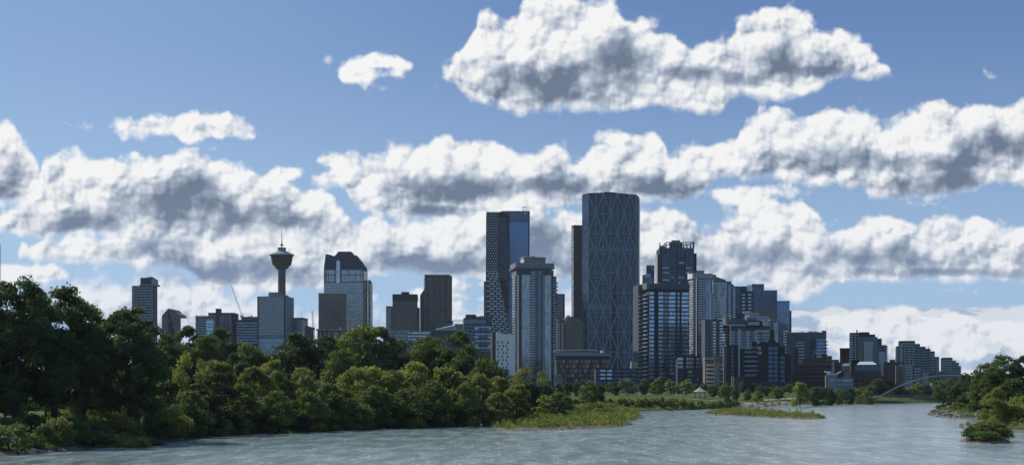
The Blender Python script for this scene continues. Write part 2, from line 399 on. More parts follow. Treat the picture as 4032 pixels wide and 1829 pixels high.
def sdist(x, y):
    x = np.asarray(x, float); y = np.asarray(y, float); best = np.full(x.shape, -1e9)
    for P_ in POLYS:
        A = P_; B = np.roll(P_, -1, 0); dm = np.full(x.shape, 1e18); ins = np.zeros(x.shape, bool)
        for (ax, ay), (bx, by) in zip(A, B):
            ex, ey = bx - ax, by - ay; L = ex * ex + ey * ey
            t = np.clip(((x - ax) * ex + (y - ay) * ey) / L, 0, 1)
            dm = np.minimum(dm, (x - ax - t * ex) ** 2 + (y - ay - t * ey) ** 2)
            c = ((ay > y) != (by > y)) & (x < (bx - ax) * (y - ay) / (by - ay + 1e-12) + ax)
            ins ^= c
        best = np.maximum(best, np.where(ins, 1, -1) * np.sqrt(dm))
    return best
def wob(x, y):
    return (np.sin(x * .31 + 2 * np.sin(y * .13)) + np.sin(y * .27 + x * .11) + .6 * np.sin(x * .9 - y * .7) + .5 * np.sin(x * 1.7 + y * 1.3)) / 3.1
def ground(x, y, sd=None):
    x = np.asarray(x, float); y = np.asarray(y, float)
    if sd is None: sd = sdist(x, y)
    sd = sd + wob(x, y) * 1.1
    low = (np.abs(x - 28) < 62) & (y > 300) & (y < 480)          # low gravel spit
    bank = np.where(sd > 0, 1 - np.exp(-np.maximum(sd, 0) / 3.0), np.maximum(sd * .35, -1.6))
    top = np.where(low, .55, 1.5)
    z = np.where(sd > 0, bank * top, bank)
    back = np.clip((sd - 8) / 60, 0, 1)
    left = np.where((y < 560), back * 1.3, 0)
    park = np.interp(y, [590, 750, 1000], [0, 3.0, 6.0]) * np.clip(sd / 40, 0, 1)
    z = z + np.where(sd > 0, np.where(y > 560, park, left * np.where(low, .3, 1)), 0)
    return z
def gz(x, y): return float(ground(np.array([x]), np.array([y]))[0])
rows = list(60 * (1.0088 ** np.arange(0, 330))); r = rows[-1]
while r < 30000: r *= 1.12; rows.append(r)
cols = list(np.linspace(-.42, .42, 420)); e_ = [.42 * 1.25 ** i for i in range(1, 14)]
cols = [-v for v in reversed(e_)] + cols + e_
Yg, Tg = np.meshgrid(np.array(rows), np.array(cols), indexing='ij'); Xg = Yg * Tg
SD = sdist(Xg.ravel(), Yg.ravel()); Zg = ground(Xg.ravel(), Yg.ravel(), SD)
nr, nc = Yg.shape
vs = np.stack([Xg.ravel(), Yg.ravel(), Zg], 1)
i0 = (np.arange(nr - 1)[:, None] * nc + np.arange(nc - 1)[None]).ravel()
fs = np.stack([i0, i0 + 1, i0 + nc + 1, i0 + nc], 1)
def npmesh(name, v, f, mats):
    me = bpy.data.meshes.new(name); k = f.shape[1]
    me.vertices.add(len(v)); me.vertices.foreach_set('co', np.ascontiguousarray(v, dtype=np.float32).ravel())
    me.loops.add(f.size); me.loops.foreach_set('vertex_index', np.ascontiguousarray(f, dtype=np.int32).ravel())
    me.polygons.add(len(f)); me.polygons.foreach_set('loop_start', np.arange(0, f.size, k, dtype=np.int32))
    for m in (mats if isinstance(mats, (list, tuple)) else [mats]): me.materials.append(m)
    me.update(calc_edges=True); return me
m, g, b = mat('ground_cover')
pos = g.new('ShaderNodeNewGeometry').outputs['Position']; px_, py_, pz_ = g.xyz(pos)
n1 = g.noise(pos, .06, 5, .6); n2 = g.noise(pos, .9, 4, .65); n3 = g.noise(pos, .015, 3, .5)
grass = g.mix(g.ss(n1, .35, .65), C4(.045,.085,.018), C4(.085,.13,.028)); grass = g.mix(g.ss(n2, .4, .75, 0, .5), grass, C4(.035,.06,.016))
grass = g.mix(g.ss(n3, .5, .7, 0, .5), grass, C4(.12,.13,.045))
grav = g.mix(g.ss(n2, .3, .7), C4(.09,.08,.065), C4(.22,.20,.17))
dirt = g.mix(n1, C4(.03,.027,.02), C4(.08,.065,.045))
h_ = g.m('ADD', pz_, g.m('MULTIPLY', g.m('SUBTRACT', n2, .5), .5))
c_ = g.mix(g.ss(h_, .35, .55), grav, dirt); c_ = g.mix(g.ss(h_, .55, .95), c_, grass)
g.l.new(c_, b.inputs['Base Color']); b.inputs['Roughness'].default_value = .95; b.inputs['Specular IOR Level'].default_value = .1
M['ground'] = m
tag(link('ground', npmesh('ground', vs, fs, m)), kind='structure').data.polygons.foreach_set('use_smooth', [True] * len(fs))

m, g, b = mat('river_water')
pos = g.new('ShaderNodeNewGeometry').outputs['Position']
a1 = g.noise(g.v('MULTIPLY', pos, (1, .22, 1)), .30, 7, .68, dist=.4); a2 = g.noise(g.v('MULTIPLY', pos, (1, .18, 1)), 1.5, 4, .65)
a3 = g.noise(g.v('MULTIPLY', pos, (.35, 1, 1)), .035, 4, .55)
hgt = g.m('ADD', g.m('MULTIPLY', a1, .8), g.m('MULTIPLY', a2, .35))
bp = g.new('ShaderNodeBump'); bp.inputs['Strength'].default_value = 1; bp.inputs['Distance'].default_value = .42
g.l.new(hgt, bp.inputs['Height']); g.l.new(bp.outputs[0], b.inputs['Normal'])
wc = g.mix(g.ss(a3, .38, .62), C4(.25,.325,.30), C4(.33,.41,.385)); wc = g.mix(g.ss(a1, .60, .38, 0, .8), wc, C4(.11,.155,.145))
foam = g.m('MULTIPLY', g.ss(a2, .54, .66), g.ss(a1, .48, .60))
g.l.new(g.mix(g.m('MULTIPLY', foam, .9), wc, C4(.72,.77,.76)), b.inputs['Base Color'])
b.inputs['Roughness'].default_value = .16; b.inputs['IOR'].default_value = 1.33
M['water'] = m
wm = MB(); wm.face([(-30000,-3000,0),(30000,-3000,0),(30000,30000,0),(-30000,30000,0)])
tag(wm.build('river', M['water']), kind='structure')

def drape(name, pts, w, mt, lift=.06, kind='structure'):     # a path laid on the ground
    mb = MB(); P_ = []
    for (a, b_), (c, d_) in zip(pts, pts[1:]):
        n = max(2, int(math.hypot(c - a, d_ - b_) / 4))
        P_ += [(a + (c - a) * i / n, b_ + (d_ - b_) * i / n) for i in range(n)]
    P_.append(pts[-1]); L = []
    for i, (x, y) in enumerate(P_):
        x2, y2 = P_[min(i + 1, len(P_) - 1)]; x1, y1 = P_[max(i - 1, 0)]
        l = math.hypot(x2 - x1, y2 - y1) or 1; nx, ny = -(y2 - y1) / l, (x2 - x1) / l
        L.append([(x + nx * w * s, y + ny * w * s, gz(x + nx * w * s, y + ny * w * s) + lift) for s in np.linspace(-.5, .5, max(2, int(w / 2)))])
    for a, b_ in zip(L, L[1:]):
        for k in range(len(a) - 1): mb.face([a[k], a[k+1], b_[k+1], b_[k]])
    return tag(mb.build(name, mt), kind=kind)

# ------------------------------------------------------------------ trees and shrubs: tapered trunk and limbs, crown of leaf-sized faces
def tree_meshes(seed, H, Wd, cb=.25, lobes=26, n=6000, leaf=.45, lean=0., form='round', inner=.25, lr=.2):
    rs = np.random.RandomState(seed); rg = random.Random(seed)
    ch = H * (1 - cb); cen = []
    while len(cen) < lobes:
        t = rs.uniform(0, 1); 
        if form == 'round': rr = math.sqrt(max(0, 1 - (2 * t - 1) ** 2)) ** .8
        elif form == 'dome': rr = math.sqrt(max(0, 1 - t ** 2.2)) * (.75 + .25 * min(1, t * 4))
        elif form == 'full': rr = min(1, .78 + t * .8) * max(.05, 1 - max(0, t - .3) ** 2.6 * 2.3) ** .55
        elif form == 'tall': rr = (min(1, t * 3.5) ** .6) * (1 - t ** 2.6) ** .6
        else: rr = (1 - t) ** .8 * min(1, .5 + t * 6)
        a = rs.uniform(0, 2 * math.pi); q = rs.uniform(.2, 1) ** .45 * rr * (1 - lr * .6)
        cen.append((q * math.cos(a) * Wd / 2 + lean * H * t, q * math.sin(a) * Wd / 2, H * cb + ch * (.06 + .88 * t) - lr * .35 * ch * t, t))
    rad = [Wd * lr * rs.uniform(.62, 1.25) * (1 if t < .8 else .8) for *_, t in cen]
    w = np.array(rad) ** 2; w /= w.sum(); pick = rs.choice(lobes, n, p=w)
    C_ = np.array([c[:3] for c in cen])[pick]; Rr = np.array(rad)[pick]
    dr = rs.normal(size=(n, 3)); dr /= np.linalg.norm(dr, axis=1)[:, None]; dr[:, 2] = np.where(dr[:, 2] < -.35, -dr[:, 2] * .6, dr[:, 2])
    u = rs.uniform(0, 1, n); rr = np.where(u < inner, rs.uniform(.2, .8, n), rs.uniform(.78, 1.12, n)) * (1 + .22 * np.sin(dr[:, 0] * 5 + C_[:, 0]) * np.sin(dr[:, 2] * 6 + C_[:, 1]))
    p = C_ + dr * (Rr * rr)[:, None] * np.array([1, 1, .8])
    p[:, 2] = np.maximum(p[:, 2], .15)
    nrm = dr + rs.normal(size=(n, 3)) * .75; nrm /= np.linalg.norm(nrm, axis=1)[:, None]
    t1 = np.cross(nrm, rs.normal(size=(n, 3))); t1 /= np.linalg.norm(t1, axis=1)[:, None]; t2 = np.cross(nrm, t1)
    s = (leaf * rs.uniform(.55, 1.3, n))[:, None]
    v = np.stack([p - t1 * s * .6, p + t2 * s * .36 + nrm * s * .08, p + t1 * s * .6, p - t2 * s * .36 + nrm * s * .08], 1).reshape(-1, 3)
    f = np.arange(4 * n).reshape(n, 4)
    tb = MB(); r0 = max(.12, H * .021); th = H * (cb + .42 * (1 - cb)) 
    tp = [(lean * H * (k / 5) ** 2 * .6 + rg.uniform(-.1, .1) * (k > 0), rg.uniform(-.1, .1) * (k > 0), th * k / 5 - (.5 if k == 0 else 0)) for k in range(6)]
    tb.tube(tp, [r0 * (1.25 - .8 * k / 5) for k in range(6)], 8)
    lb = MB()
    for c in sorted(cen, key=lambda c: rg.random())[:min(lobes, 16)]:
        k = rg.randint(2, 5); a = Vector(tp[k]); e = Vector(c[:3]); mdl = a.lerp(e, .5) + Vector((0, 0, -.06 * (e - a).length))
        if e.z < a.z: continue
        r1 = r0 * rg.uniform(.28, .5); lb.tube([a, mdl, e], [r1, r1 * .6, r1 * .18], 5)
    return npmesh('crown', v, f, None or []), tb.mesh('trunk', []), lb.mesh('limbs', [])
PROTO = {}
def proto(key, leafm, barkm='bark', **kw):
    c, t, l = tree_meshes(**kw)
    c.materials.append(M[leafm]); t.materials.append(M[barkm]); l.materials.append(M[barkm])
    PROTO[key] = (c, t, l, kw['H'], kw['Wd'])
proto('hero1', 'leaf_dark', seed=1, H=24, Wd=15, cb=.10, lobes=95, n=34000, leaf=.42, form='full', lr=.13)
proto('hero2', 'leaf_dark', seed=2, H=22, Wd=13, cb=.12, lobes=85, n=30000, leaf=.42, form='full', lr=.13)
proto('poplar1', 'leaf_dark', seed=3, H=20, Wd=13, cb=.1, lobes=55, n=11000, leaf=.6, form='full', lr=.17)
proto('poplar2', 'leaf_mid', seed=4, H=18, Wd=13, cb=.1, lobes=50, n=10500, leaf=.6, form='full', lr=.17)
proto('poplar3', 'leaf_dark', seed=14, H=19, Wd=12, cb=.1, lobes=55, n=11000, leaf=.58, form='full', lr=.15)
proto('willow1', 'leaf_olive', seed=5, H=13, Wd=13, cb=.06, lobes=34, n=9500, leaf=.5, form='dome', lr=.15)
proto('willow2', 'leaf_mid', seed=6, H=12, Wd=12, cb=.05, lobes=36, n=9500, leaf=.48, form='dome', lr=.14)
proto('willow3', 'leaf_bright', seed=7, H=12, Wd=11, cb=.05, lobes=32, n=8500, leaf=.48, form='dome', lr=.15)
proto('sparse', 'leaf_olive', 'bark', seed=8, H=13, Wd=10, cb=.35, lobes=22, n=1900, leaf=.42, form='round', inner=.1, lr=.14)
proto('brown', 'leaf_brown', seed=9, H=13, Wd=9, cb=.1, lobes=26, n=4200, leaf=.45, form='tall', lr=.16)
proto('park1', 'leaf_mid', seed=10, H=10, Wd=8, cb=.03, lobes=34, n=4200, leaf=.55, form='round', lr=.2)
proto('park2', 'leaf_bright', seed=11, H=11, Wd=6.5, cb=.02, lobes=34, n=4000, leaf=.55, form='full', lr=.17)
proto('park3', 'leaf_dark', seed=12, H=9, Wd=8, cb=.0, lobes=34, n=4200, leaf=.55, form='round', lr=.2)
proto('silver', 'leaf_silver', 'bark_pale', seed=13, H=8, Wd=10, cb=.1, lobes=22, n=3000, leaf=.5, form='dome', lr=.18)
proto('open', 'leaf_dark', seed=15, H=16, Wd=11, cb=.22, lobes=30, n=5200, leaf=.5, form='round', lr=.13, inner=.1)
proto('bush1', 'leaf_mid', seed=21, H=4, Wd=5.5, cb=.0, lobes=34, n=3400, leaf=.3, form='full', lr=.17)
proto('bush2', 'leaf_olive', seed=22, H=3.6, Wd=5, cb=.0, lobes=34, n=3000, leaf=.3, form='full', lr=.17)
proto('bush3', 'leaf_dark', seed=23, H=4.4, Wd=6, cb=.0, lobes=20, n=2600, leaf=.32, form='dome', lr=.19)
proto('bush4', 'leaf_bright', seed=24, H=5, Wd=5, cb=.0, lobes=20, n=3000, leaf=.3, form='round', lr=.17)
TN = 0
def plant(key, px, top, wpx, Y, label, cat='tree', group=None, name=None, rz=None, base=None):
    """a plant whose crown spans wpx at px and whose tip reaches row top, standing at distance Y"""
    global TN; TN += 1
    c, t, l, H0, W0 = PROTO[key]
    x = wx(px, Y); z = gz(x, Y); h = wz(top, Y) - z; w = wpx * Y / F
    isb = key.startswith('bush')
    r = empty(name or ('shrub' if isb else 'tree'), (x, Y, z - .1), (TN * 2.399) % 6.283 if rz is None else rz, label=label, cat='shrub' if isb and cat == 'tree' else cat, group=group)
    s = w / W0 * (1.0 if isb or Y > 460 else 1.22); r.scale = (s, s, h / H0)
    link('crown', c, r); link('trunk', t, r)
    if not isb: link('limbs', l, r)
    return r

# ------------------------------------------------------------------ buildings
class B:
    """a building whose near front-left corner sits at pixel column xl, distance Y; its front runs to column xr at yaw a (degrees)"""
    def __init__(s, name, label, xl, xr, Y, a=0., dep=25., left=None, cat='building', zb=5.5, group=None):
        s.Y = Y; s.a = R(a); s.X = wx(xl, Y); s.zb = zb; s.ca, s.sa = math.cos(s.a), math.sin(s.a)
        s.root = empty(name, (s.X, Y, zb), s.a, label=label, cat=cat, group=group)
        s.Wd = s.lx(xr); s.D = dep
        if left is not None:                        # depth from how far the left side shows
            t = (left - CX) / F; s.D = (s.X - t * Y) / (s.sa + t * s.ca)
            if not (3 < s.D < 120): s.D = dep
    def lx(s, px, dy=0.):
        t = (px - CX) / F; X = s.X - s.sa * dy; Y = s.Y + s.ca * dy
        return (t * Y - X) / (s.ca - t * s.sa)
    def z(s, py): return wz(py, s.Y) - s.zb
    def loc(s, px, dy):                              # pixel column + depth behind the front -> local xy
        return (s.lx(px, dy), dy)
    def box(s, name, mt, x0, x1, yt, yb=None, y0=0., y1=None, parent=None):   # columns / rows in photo pixels, depth in metres
        y1 = s.D if y1 is None else y1
        mb = MB().box(s.lx(x0, y0), s.lx(x1, y0), y0, y1, 0 if yb is None else s.z(yb), s.z(yt))
        return mb.build(name, M[mt], parent or s.root)
    def lbox(s, name, mt, x0, x1, y0, y1, z0, z1, parent=None):
        return MB().box(x0, x1, y0, y1, z0, z1).build(name, M[mt], parent or s.root)
    def poly(s, name, mt, pts, yt, yb=None, ytops=None, parent=None, out=0.):
        P_ = [s.loc(*p) for p in pts]
        if out:
            c = Vector((sum(p[0] for p in P_) / len(P_), sum(p[1] for p in P_) / len(P_))); P_ = [((Vector(p) - c) * (1 + out / (Vector(p) - c).length) + c)[:] for p in P_]
        mb = MB().prism(P_, 0 if yb is None else s.z(yb), s.z(yt), ztop=[s.z(q) for q in ytops] if ytops else None)
        return mb.build(name, M[mt], parent or s.root)
    def rep(s, name, me, locs, parent=None):         # repeated part, one object each, at most 100
        rest = locs[100:]
        for l in locs[:100]: link(name, me, parent or s.root, l)
        if rest:
            n = len(me.vertices); co = np.zeros(n * 3, np.float32); me.vertices.foreach_get('co', co); co = co.reshape(-1, 3)
            mb = MB()
            for l in rest:
                b = len(mb.v); mb.v += [tuple(c) for c in co + np.array(l)]; mb.f += [tuple(b + i for i in p.vertices) for p in me.polygons]; mb.mi += [p.material_index for p in me.polygons]
            o = mb.build('lower_' + name, list(me.materials), parent or s.root); o['kind'] = 'stuff'
    def floors(s, name, mt, yt, yb, pitch, frac=.5, x0=None, x1=None, p=.12, y0=0., y1=None, off=0., full=True):
        xa = 0 if x0 is None else s.lx(x0, y0); xb = s.Wd if x1 is None else s.lx(x1, y0); y1 = s.D if y1 is None else y1
        z1 = s.z(yt); z0 = max(0, s.z(yb)); dz = pitch * s.Y / F; h = dz * frac
        me = MB().box(xa - p, xb + p, y0 - p, (y1 + p) if full else y0 + .3, -h, 0).mesh(name, M[mt])
        n = int((z1 - z0) / dz); s.rep(name, me, [(0, 0, z1 - off * dz - i * dz) for i in range(n)])
    def cols(s, name, mt, xs, wpx, yt, yb=None, p=.3, y0=0., d=.5):
        w = wpx * s.Y / F; z1 = s.z(yt); z0 = 0 if yb is None else s.z(yb)
        me = MB().box(-w / 2, w / 2, -p, d, z0, z1).mesh(name, M[mt])
        s.rep(name, me, [(s.lx(x, y0), y0, 0) for x in xs])
    def grid(s, name, mt, xs, ys, wpx, hpx, p=.1, y0=0., stagger=0):
        w = wpx * s.Y / F; h = hpx * s.Y / F
        me = MB().box(-w / 2, w / 2, -p, .3, -h / 2, h / 2).mesh(name, M[mt])
        s.rep(name, me, [(s.lx(x + (stagger if j % 2 else 0), y0), y0, s.z(y)) for j, y in enumerate(ys) for x in xs])
    def balc(s, x0, x1, yt, yb, pitch, mt='offwhite', rail='g_grey', out=1.6, y0=0., side=None, name='balcony'):
        """a stack of balconies on the front, or on the left (side='L') / right (side='R') face between local depths"""
        z1 = s.z(yt); z0 = max(1, s.z(yb)); dz = pitch * s.Y / F; n = int((z1 - z0) / dz)
        mb = MB()
        if side is None:
            a, b_ = s.lx(x0, y0), s.lx(x1, y0)
            mb.box(a, b_, y0 - out, y0, 0, .25, 0); mb.box(a, b_, y0 - out, y0 - out + .06, .25, 1.25, 1)
            mb.box(a, a + .06, y0 - out + .06, y0, .25, 1.25, 1); mb.box(b_ - .06, b_, y0 - out + .06, y0, .25, 1.25, 1)
        else:
            X0, X1 = (-out, 0) if side == 'L' else (s.Wd, s.Wd + out); xr = X0 if side == 'L' else X1 - .06
            mb.box(X0, X1, x0, x1, 0, .25, 0); mb.box(xr, xr + .06, x0, x1, .25, 1.25, 1); mb.box(X0 + .07, X1 - .07, x0, x0 + .06, .25, 1.25, 1)
        s.rep(name, mb.mesh(name, [M[mt], M[rail]]), [(0, 0, z1 - (i + 1) * dz) for i in range(n)])
    def roofbits(s, yt, n=3, seed=0, x0=None, x1=None):
        rg = random.Random(seed); xa = 0 if x0 is None else s.lx(x0); xb = s.Wd if x1 is None else s.lx(x1)
        for i in range(n):
            w = rg.uniform(1.5, 4); x = rg.uniform(xa + 1, max(xa + 1.1, xb - w - 1)); y = rg.uniform(2, max(3, s.D - 5)); h = rg.uniform(.8, 2.0)
            s.lbox('roof_unit', rg.choice(['metal', 'conc_mid', 'roofgrey']), x, x + w, y, y + w * .8, s.z(yt), s.z(yt) + h)
    def mast(s, px, yt, yb, dy=5., r=.12, name='mast', mt='metal_dark'):
        x = s.lx(px, dy)
        return MB().tube([(x, dy, s.z(yb)), (x, dy, (s.z(yb) + s.z(yt)) / 2), (x, dy, s.z(yt))], [r, r * .7, r * .4], 5).build(name, M[mt], s.root)
    def parapet(s, mt, yt, h=1., x0=None, x1=None, y0=0., y1=None):
        xa = 0 if x0 is None else s.lx(x0, y0); xb = s.Wd if x1 is None else s.lx(x1, y0); y1 = s.D if y1 is None else y1; z = s.z(yt)
        mb = MB()
        mb.box(xa - .25, xb + .25, y0 - .25, y0 + .2, z - .3, z + h); mb.box(xa - .25, xb + .25, y1 - .2, y1 + .25, z - .3, z + h)
        mb.box(xa - .25, xa + .2, y0 + .2, y1 - .2, z - .3, z + h); mb.box(xb - .2, xb + .25, y0 + .2, y1 - .2, z - .3, z + h)
        return mb.build('parapet', M[mt], s.root)

# --- left group --------------------------------------------------------------
b = B('apartment_tower', 'dark gridded apartment tower with boxy penthouse rising behind the left cottonwoods', 521, 604, 1500, -6, 24)
b.poly('wall', 'charcoal', [(520,0),(602,3),(618,12),(620,30),(524,30)], 1124)
b.floors('window_band', 'g_grey', 1130, 1330, 10.5, .5, x1=602, p=.08, full=False)
b.cols('pier', 'conc_dark', [521,535,549,563,577,591,603], 1.6, 1126, p=.35)
b.balc(606, 618, 1130, 1330, 10.5, y0=6, mt='conc_mid'); b.box('penthouse', 'charcoal', 553, 596, 1092, 1124, 3, 16); b.box('penthouse_wall', 'palegrey', 596.5, 607, 1097, 1124, 3.2, 15)
b.box('roof_slab', 'conc_mid', 550, 609, 1117, 1124.2, 2, 18); b.mast(531, 1117, 1124); b.roofbits(1092, 3, 1, 555, 594)
b = B('gabled_building', 'grey building with steep gable and dark triangular notch left of the masts', 637, 712, 1600, 0, 30)
b.poly('wall', 'tan', [(637,0),(712,0),(712,30),(637,30)], 1246)
mb = MB().xprism([(b.lx(637), b.z(1246.5)), (b.lx(712), b.z(1246.5)), (b.lx(709), b.z(1238)), (b.lx(690), b.z(1225)), (b.lx(684), b.z(1217)), (b.lx(662), b.z(1213)), (b.lx(658), b.z(1218)), (b.lx(638), b.z(1240))], 0, 30); mb.build('gable', M['tan'], b.root)
mb = MB(); mb.face([(b.lx(662), -.3, b.z(1222)), (b.lx(661), -.3, b.z(1310)), (b.lx(682), -.3, b.z(1270))]); mb.face([(b.lx(661), -.3, b.z(1310)), (b.lx(661), -.3, b.z(1400)), (b.lx(690), -.3, b.z(1400)), (b.lx(682), -.3, b.z(1270))]); mb.build('notch_glass', M['g_dark'], b.root)
b.cols('pier', 'conc_mid', [648, 700, 706], 2, 1250, p=.25)
b = B('office_block', 'low grey office block with two thin roof masts behind the trees', 770, 815, 1560, -4, 30)
b.box('wall', 'slate', 770, 815, 1247); b.floors('window_band', 'g_grey', 1255, 1330, 10, .5)
b.mast(775, 1194, 1247); b.mast(811, 1192, 1247); b.parapet('metal', 1247, 1.4)
b = B('glass_block', 'small pale blue glass block with rounded right end beside the two masts', 812, 846, 1480, 0, 20)
b.poly('glazing', 'g_sky', [(812,0),(838,0),(844,4),(846,12),(846,20),(812,20)], 1256); b.floors('floor_band', 'bluegrey', 1258, 1340, 14, .2, x1=838, full=False)
b = B('apartment_block', 'dark flat apartment block with a chimney-like lift tower and checkered windows', 820, 921, 1540, 0, 26)
b.box('wall', 'darkbrick', 820, 921, 1233); b.grid('window', 'g_grey', [825,832,839,846,872,880,888,896,904], [1242+i*9.5 for i in range(9)], 4.6, 5)
b.box('lift_tower', 'darkbrick', 849, 866, 1214, 1400, -1.2, 8); b.parapet('brown', 1233, .8); b.cols('pier', 'black', [918], 5, 1233, p=.4); b.cols('pier', 'offwhite', [868, 909], 1, 1238, p=.3)
b = B('blue_office_block', 'low dark blue glass block at the left side of the white banded office', 931, 1012, 1540, 0, 30)
b.box('wall', 'navy', 931, 950, 1260); b.box('upper_wall', 'navy', 950.4, 1012, 1246); b.floors('window_band', 'g_blue', 1268, 1360, 11, .5, p=.1, full=False)
b.floors('window_band', 'g_navy', 1252, 1268, 8, .5, x0=952, full=False); b.cols('mullion', 'navy', list(range(934,1012,7)), 1, 1262, p=.25); b.roofbits(1246, 3, 4, 960, 1005); b.parapet('navy', 1260, .6, x1=949)
# luffing cranes
def crane(name, label, base, tip, Y, mt, cab=True):
    r = empty(name, (wx(base[0], Y), Y, 5.5), label=label, cat='crane')
    x0, z0 = 0., wz(base[1], Y) - 5.5; x1, z1 = wx(tip[0], Y) - wx(base[0], Y), wz(tip[1], Y) - 5.5
    mb = MB()
    for dx, dy in ((-.9,-.9),(.9,-.9),(.9,.9),(-.9,.9)): mb.tube([(dx, dy, 0), (dx, dy, z0)], .14, 4)
    k = 0
    while k * 2 < z0: mb.tube([(-.9 if k % 2 else .9, -.9, k * 2.), (.9 if k % 2 else -.9, -.9, min(z0, k * 2. + 2))], .08, 3); k += 1
    mb.build('mast', M[mt], r)
    j = MB(); A = Vector((x0, 0, z0)); Bv = Vector((x1, 0, z1)); L = (Bv - A).length; u = (Bv - A) / L; n = Vector((-u.z, 0, u.x)); N = int(L / 2.2)
    chord = [A + n * .8, A - n * .8]
    for s_ in (1, -1):
        for dy in (-.6, .6): j.tube([A + n * .9 * s_ + Vector((0, dy, 0)), Bv + n * .3 * s_ + Vector((0, dy * .3, 0))], .16, 4)
    for i in range(N): j.tube([A + u * (L * i / N) + n * (.9 if i % 2 else -.9), A + u * (L * (i + 1) / N) + n * (-.9 if i % 2 else .9)], .09, 3)
    j.build('jib', M[mt], r)
    MB().box(-2.2, 1.2, -1.2, 1.2, z0 - 1.5, z0 + .8).build('machine_deck', M[mt], r)
crane('tower_crane', 'pale luffing crane jib leaning left above the low blue glass block', (954, 1243), (911, 1126), 1700, 'metal_white')
crane('tower_crane', 'dark luffing crane standing almost upright left of the brown banded tower', (1235, 1292), (1229, 1222), 1500, 'metal_dark')
b = B('banded_office', 'pale office block with white horizontal bands in front of the round observation tower', 1013, 1124, 1500, -8, 30)
b.box('wall', 'bluegrey', 1013, 1124, 1166); b.floors('spandrel', 'conc_light', 1172, 1330, 12.2, .42, x0=1019, x1=1118, p=.2, full=False)
b.floors('window_band', 'g_grey', 1178, 1330, 12.2, .4, x0=1019, x1=1118, p=.12, full=False)
b.box('lower_glazing', 'g_blue', 1019, 1118, 1332, None, -.15, .3); b.floors('spandrel', 'offwhite', 1338, 1390, 19, .2, x0=1019, x1=1118, p=.3, full=False)
b.cols('mullion', 'bluegrey', list(range(1024,1118,9)), .9, 1174, p=.26); b.cols('corner_pier', 'black', [1016,1121], 5, 1166, p=.45)
b.box('penthouse', 'conc_mid', 1057, 1093, 1149, 1166, 4, 20); b.box('penthouse_wall', 'greengrey', 1093.5, 1120, 1160, 1166, 3, 18)
for i, (px, w) in enumerate([]): pass
b = B('observation_tower', 'tall round concrete tower with red pod and spire rising behind the white banded office', 1092, 1122, 1747, 0, 9, cat='tower')
cx = b.lx(1107); k_ = b.Y / F
mb = MB(); mb.lathe([(15.5*k_, 0), (15.2*k_, b.z(1167)), (14.8*k_, b.z(1056))], 32, cx, 5); mb.build('shaft', M['shaft'], b.root)
mb = MB(); mb.lathe([(15*k_, b.z(1060)), (24*k_, b.z(1054)), (27*k_, b.z(1048)), (36*k_, b.z(1040))], 40, cx, 5); mb.build('pod_underside', M['shaft'], b.root)
mb = MB(); mb.lathe([(36.5*k_, b.z(1042)), (37*k_, b.z(1038)), (43*k_, b.z(1006))], 40, cx, 5); pod = mb.build('pod', M['red'], b.root)
mb = MB(); mb.lathe([(41.6*k_, b.z(1018)), (43.4*k_, b.z(1009))], 40, cx, 5); mb.build('window_band', M['g_dark'], pod)
mb = MB(); mb.lathe([(38.4*k_, b.z(1034)), (39.2*k_, b.z(1030))], 40, cx, 5); mb.build('lower_window_band', M['g_dark'], pod)
mb = MB(); mb.lathe([(44*k_, b.z(1006)), (49.5*k_, b.z(1004)), (49.5*k_, b.z(1001)), (46*k_, b.z(999)), (24*k_, b.z(990)), (17*k_, b.z(986))], 40, cx, 5); mb.build('roof', M['bluegrey'], b.root)
mb = MB(); mb.lathe([(16*k_, b.z(987)), (16*k_, b.z(976)), (17.5*k_, b.z(975)), (17.5*k_, b.z(973)), (6*k_, b.z(972))], 28, cx, 5); mb.build('lantern', M['conc_mid'], b.root)
mb = MB(); mb.lathe([(2*k_, b.z(973)), (2*k_, b.z(966)), (6.5*k_, b.z(964)), (6.5*k_, b.z(960)), (2*k_, b.z(958)), (1.2*k_, b.z(930)), (.5*k_, b.z(897))], 10, cx, 5); mb.build('spire', M['metal_dark'], b.root)
for j in range(20):
    a = 2*math.pi*j/20; MB().tube([(cx + 37.3*k_*math.cos(a), 5 + 37.3*k_*math.sin(a), b.z(1037)), (cx + 43.4*k_*math.cos(a), 5 + 43.4*k_*math.sin(a), b.z(1007))], .22, 4).build('pod_rib', M['red'], b.root)
b = B('low_office', 'low grey-green office just right of the white banded office', 1129, 1189, 1520, -6, 25)
b.box('wall', 'greengrey', 1129, 1189, 1252); b.floors('window_band', 'g_green', 1262, 1340, 10, .5); b.cols('pier', 'greengrey', list(range(1131,1190,8)), 1.6, 1256, p=.25); b.mast(1188, 1222, 1252, 1); b.parapet('greengrey', 1252, .7)
b = B('dark_shed', 'small dark flat roofed block under the upright crane', 1201, 1236, 1480, 0, 18)
b.poly('wall', 'charcoal', [(1201,0),(1236,0),(1236,18),(1201,18)], 1283, ytops=[1280,1288,1288,1280]); b.mast(1203, 1270, 1282, 1); b.grid('window', 'g_brown', [1206,1214,1222,1230], [1292,1302], 4, 4)
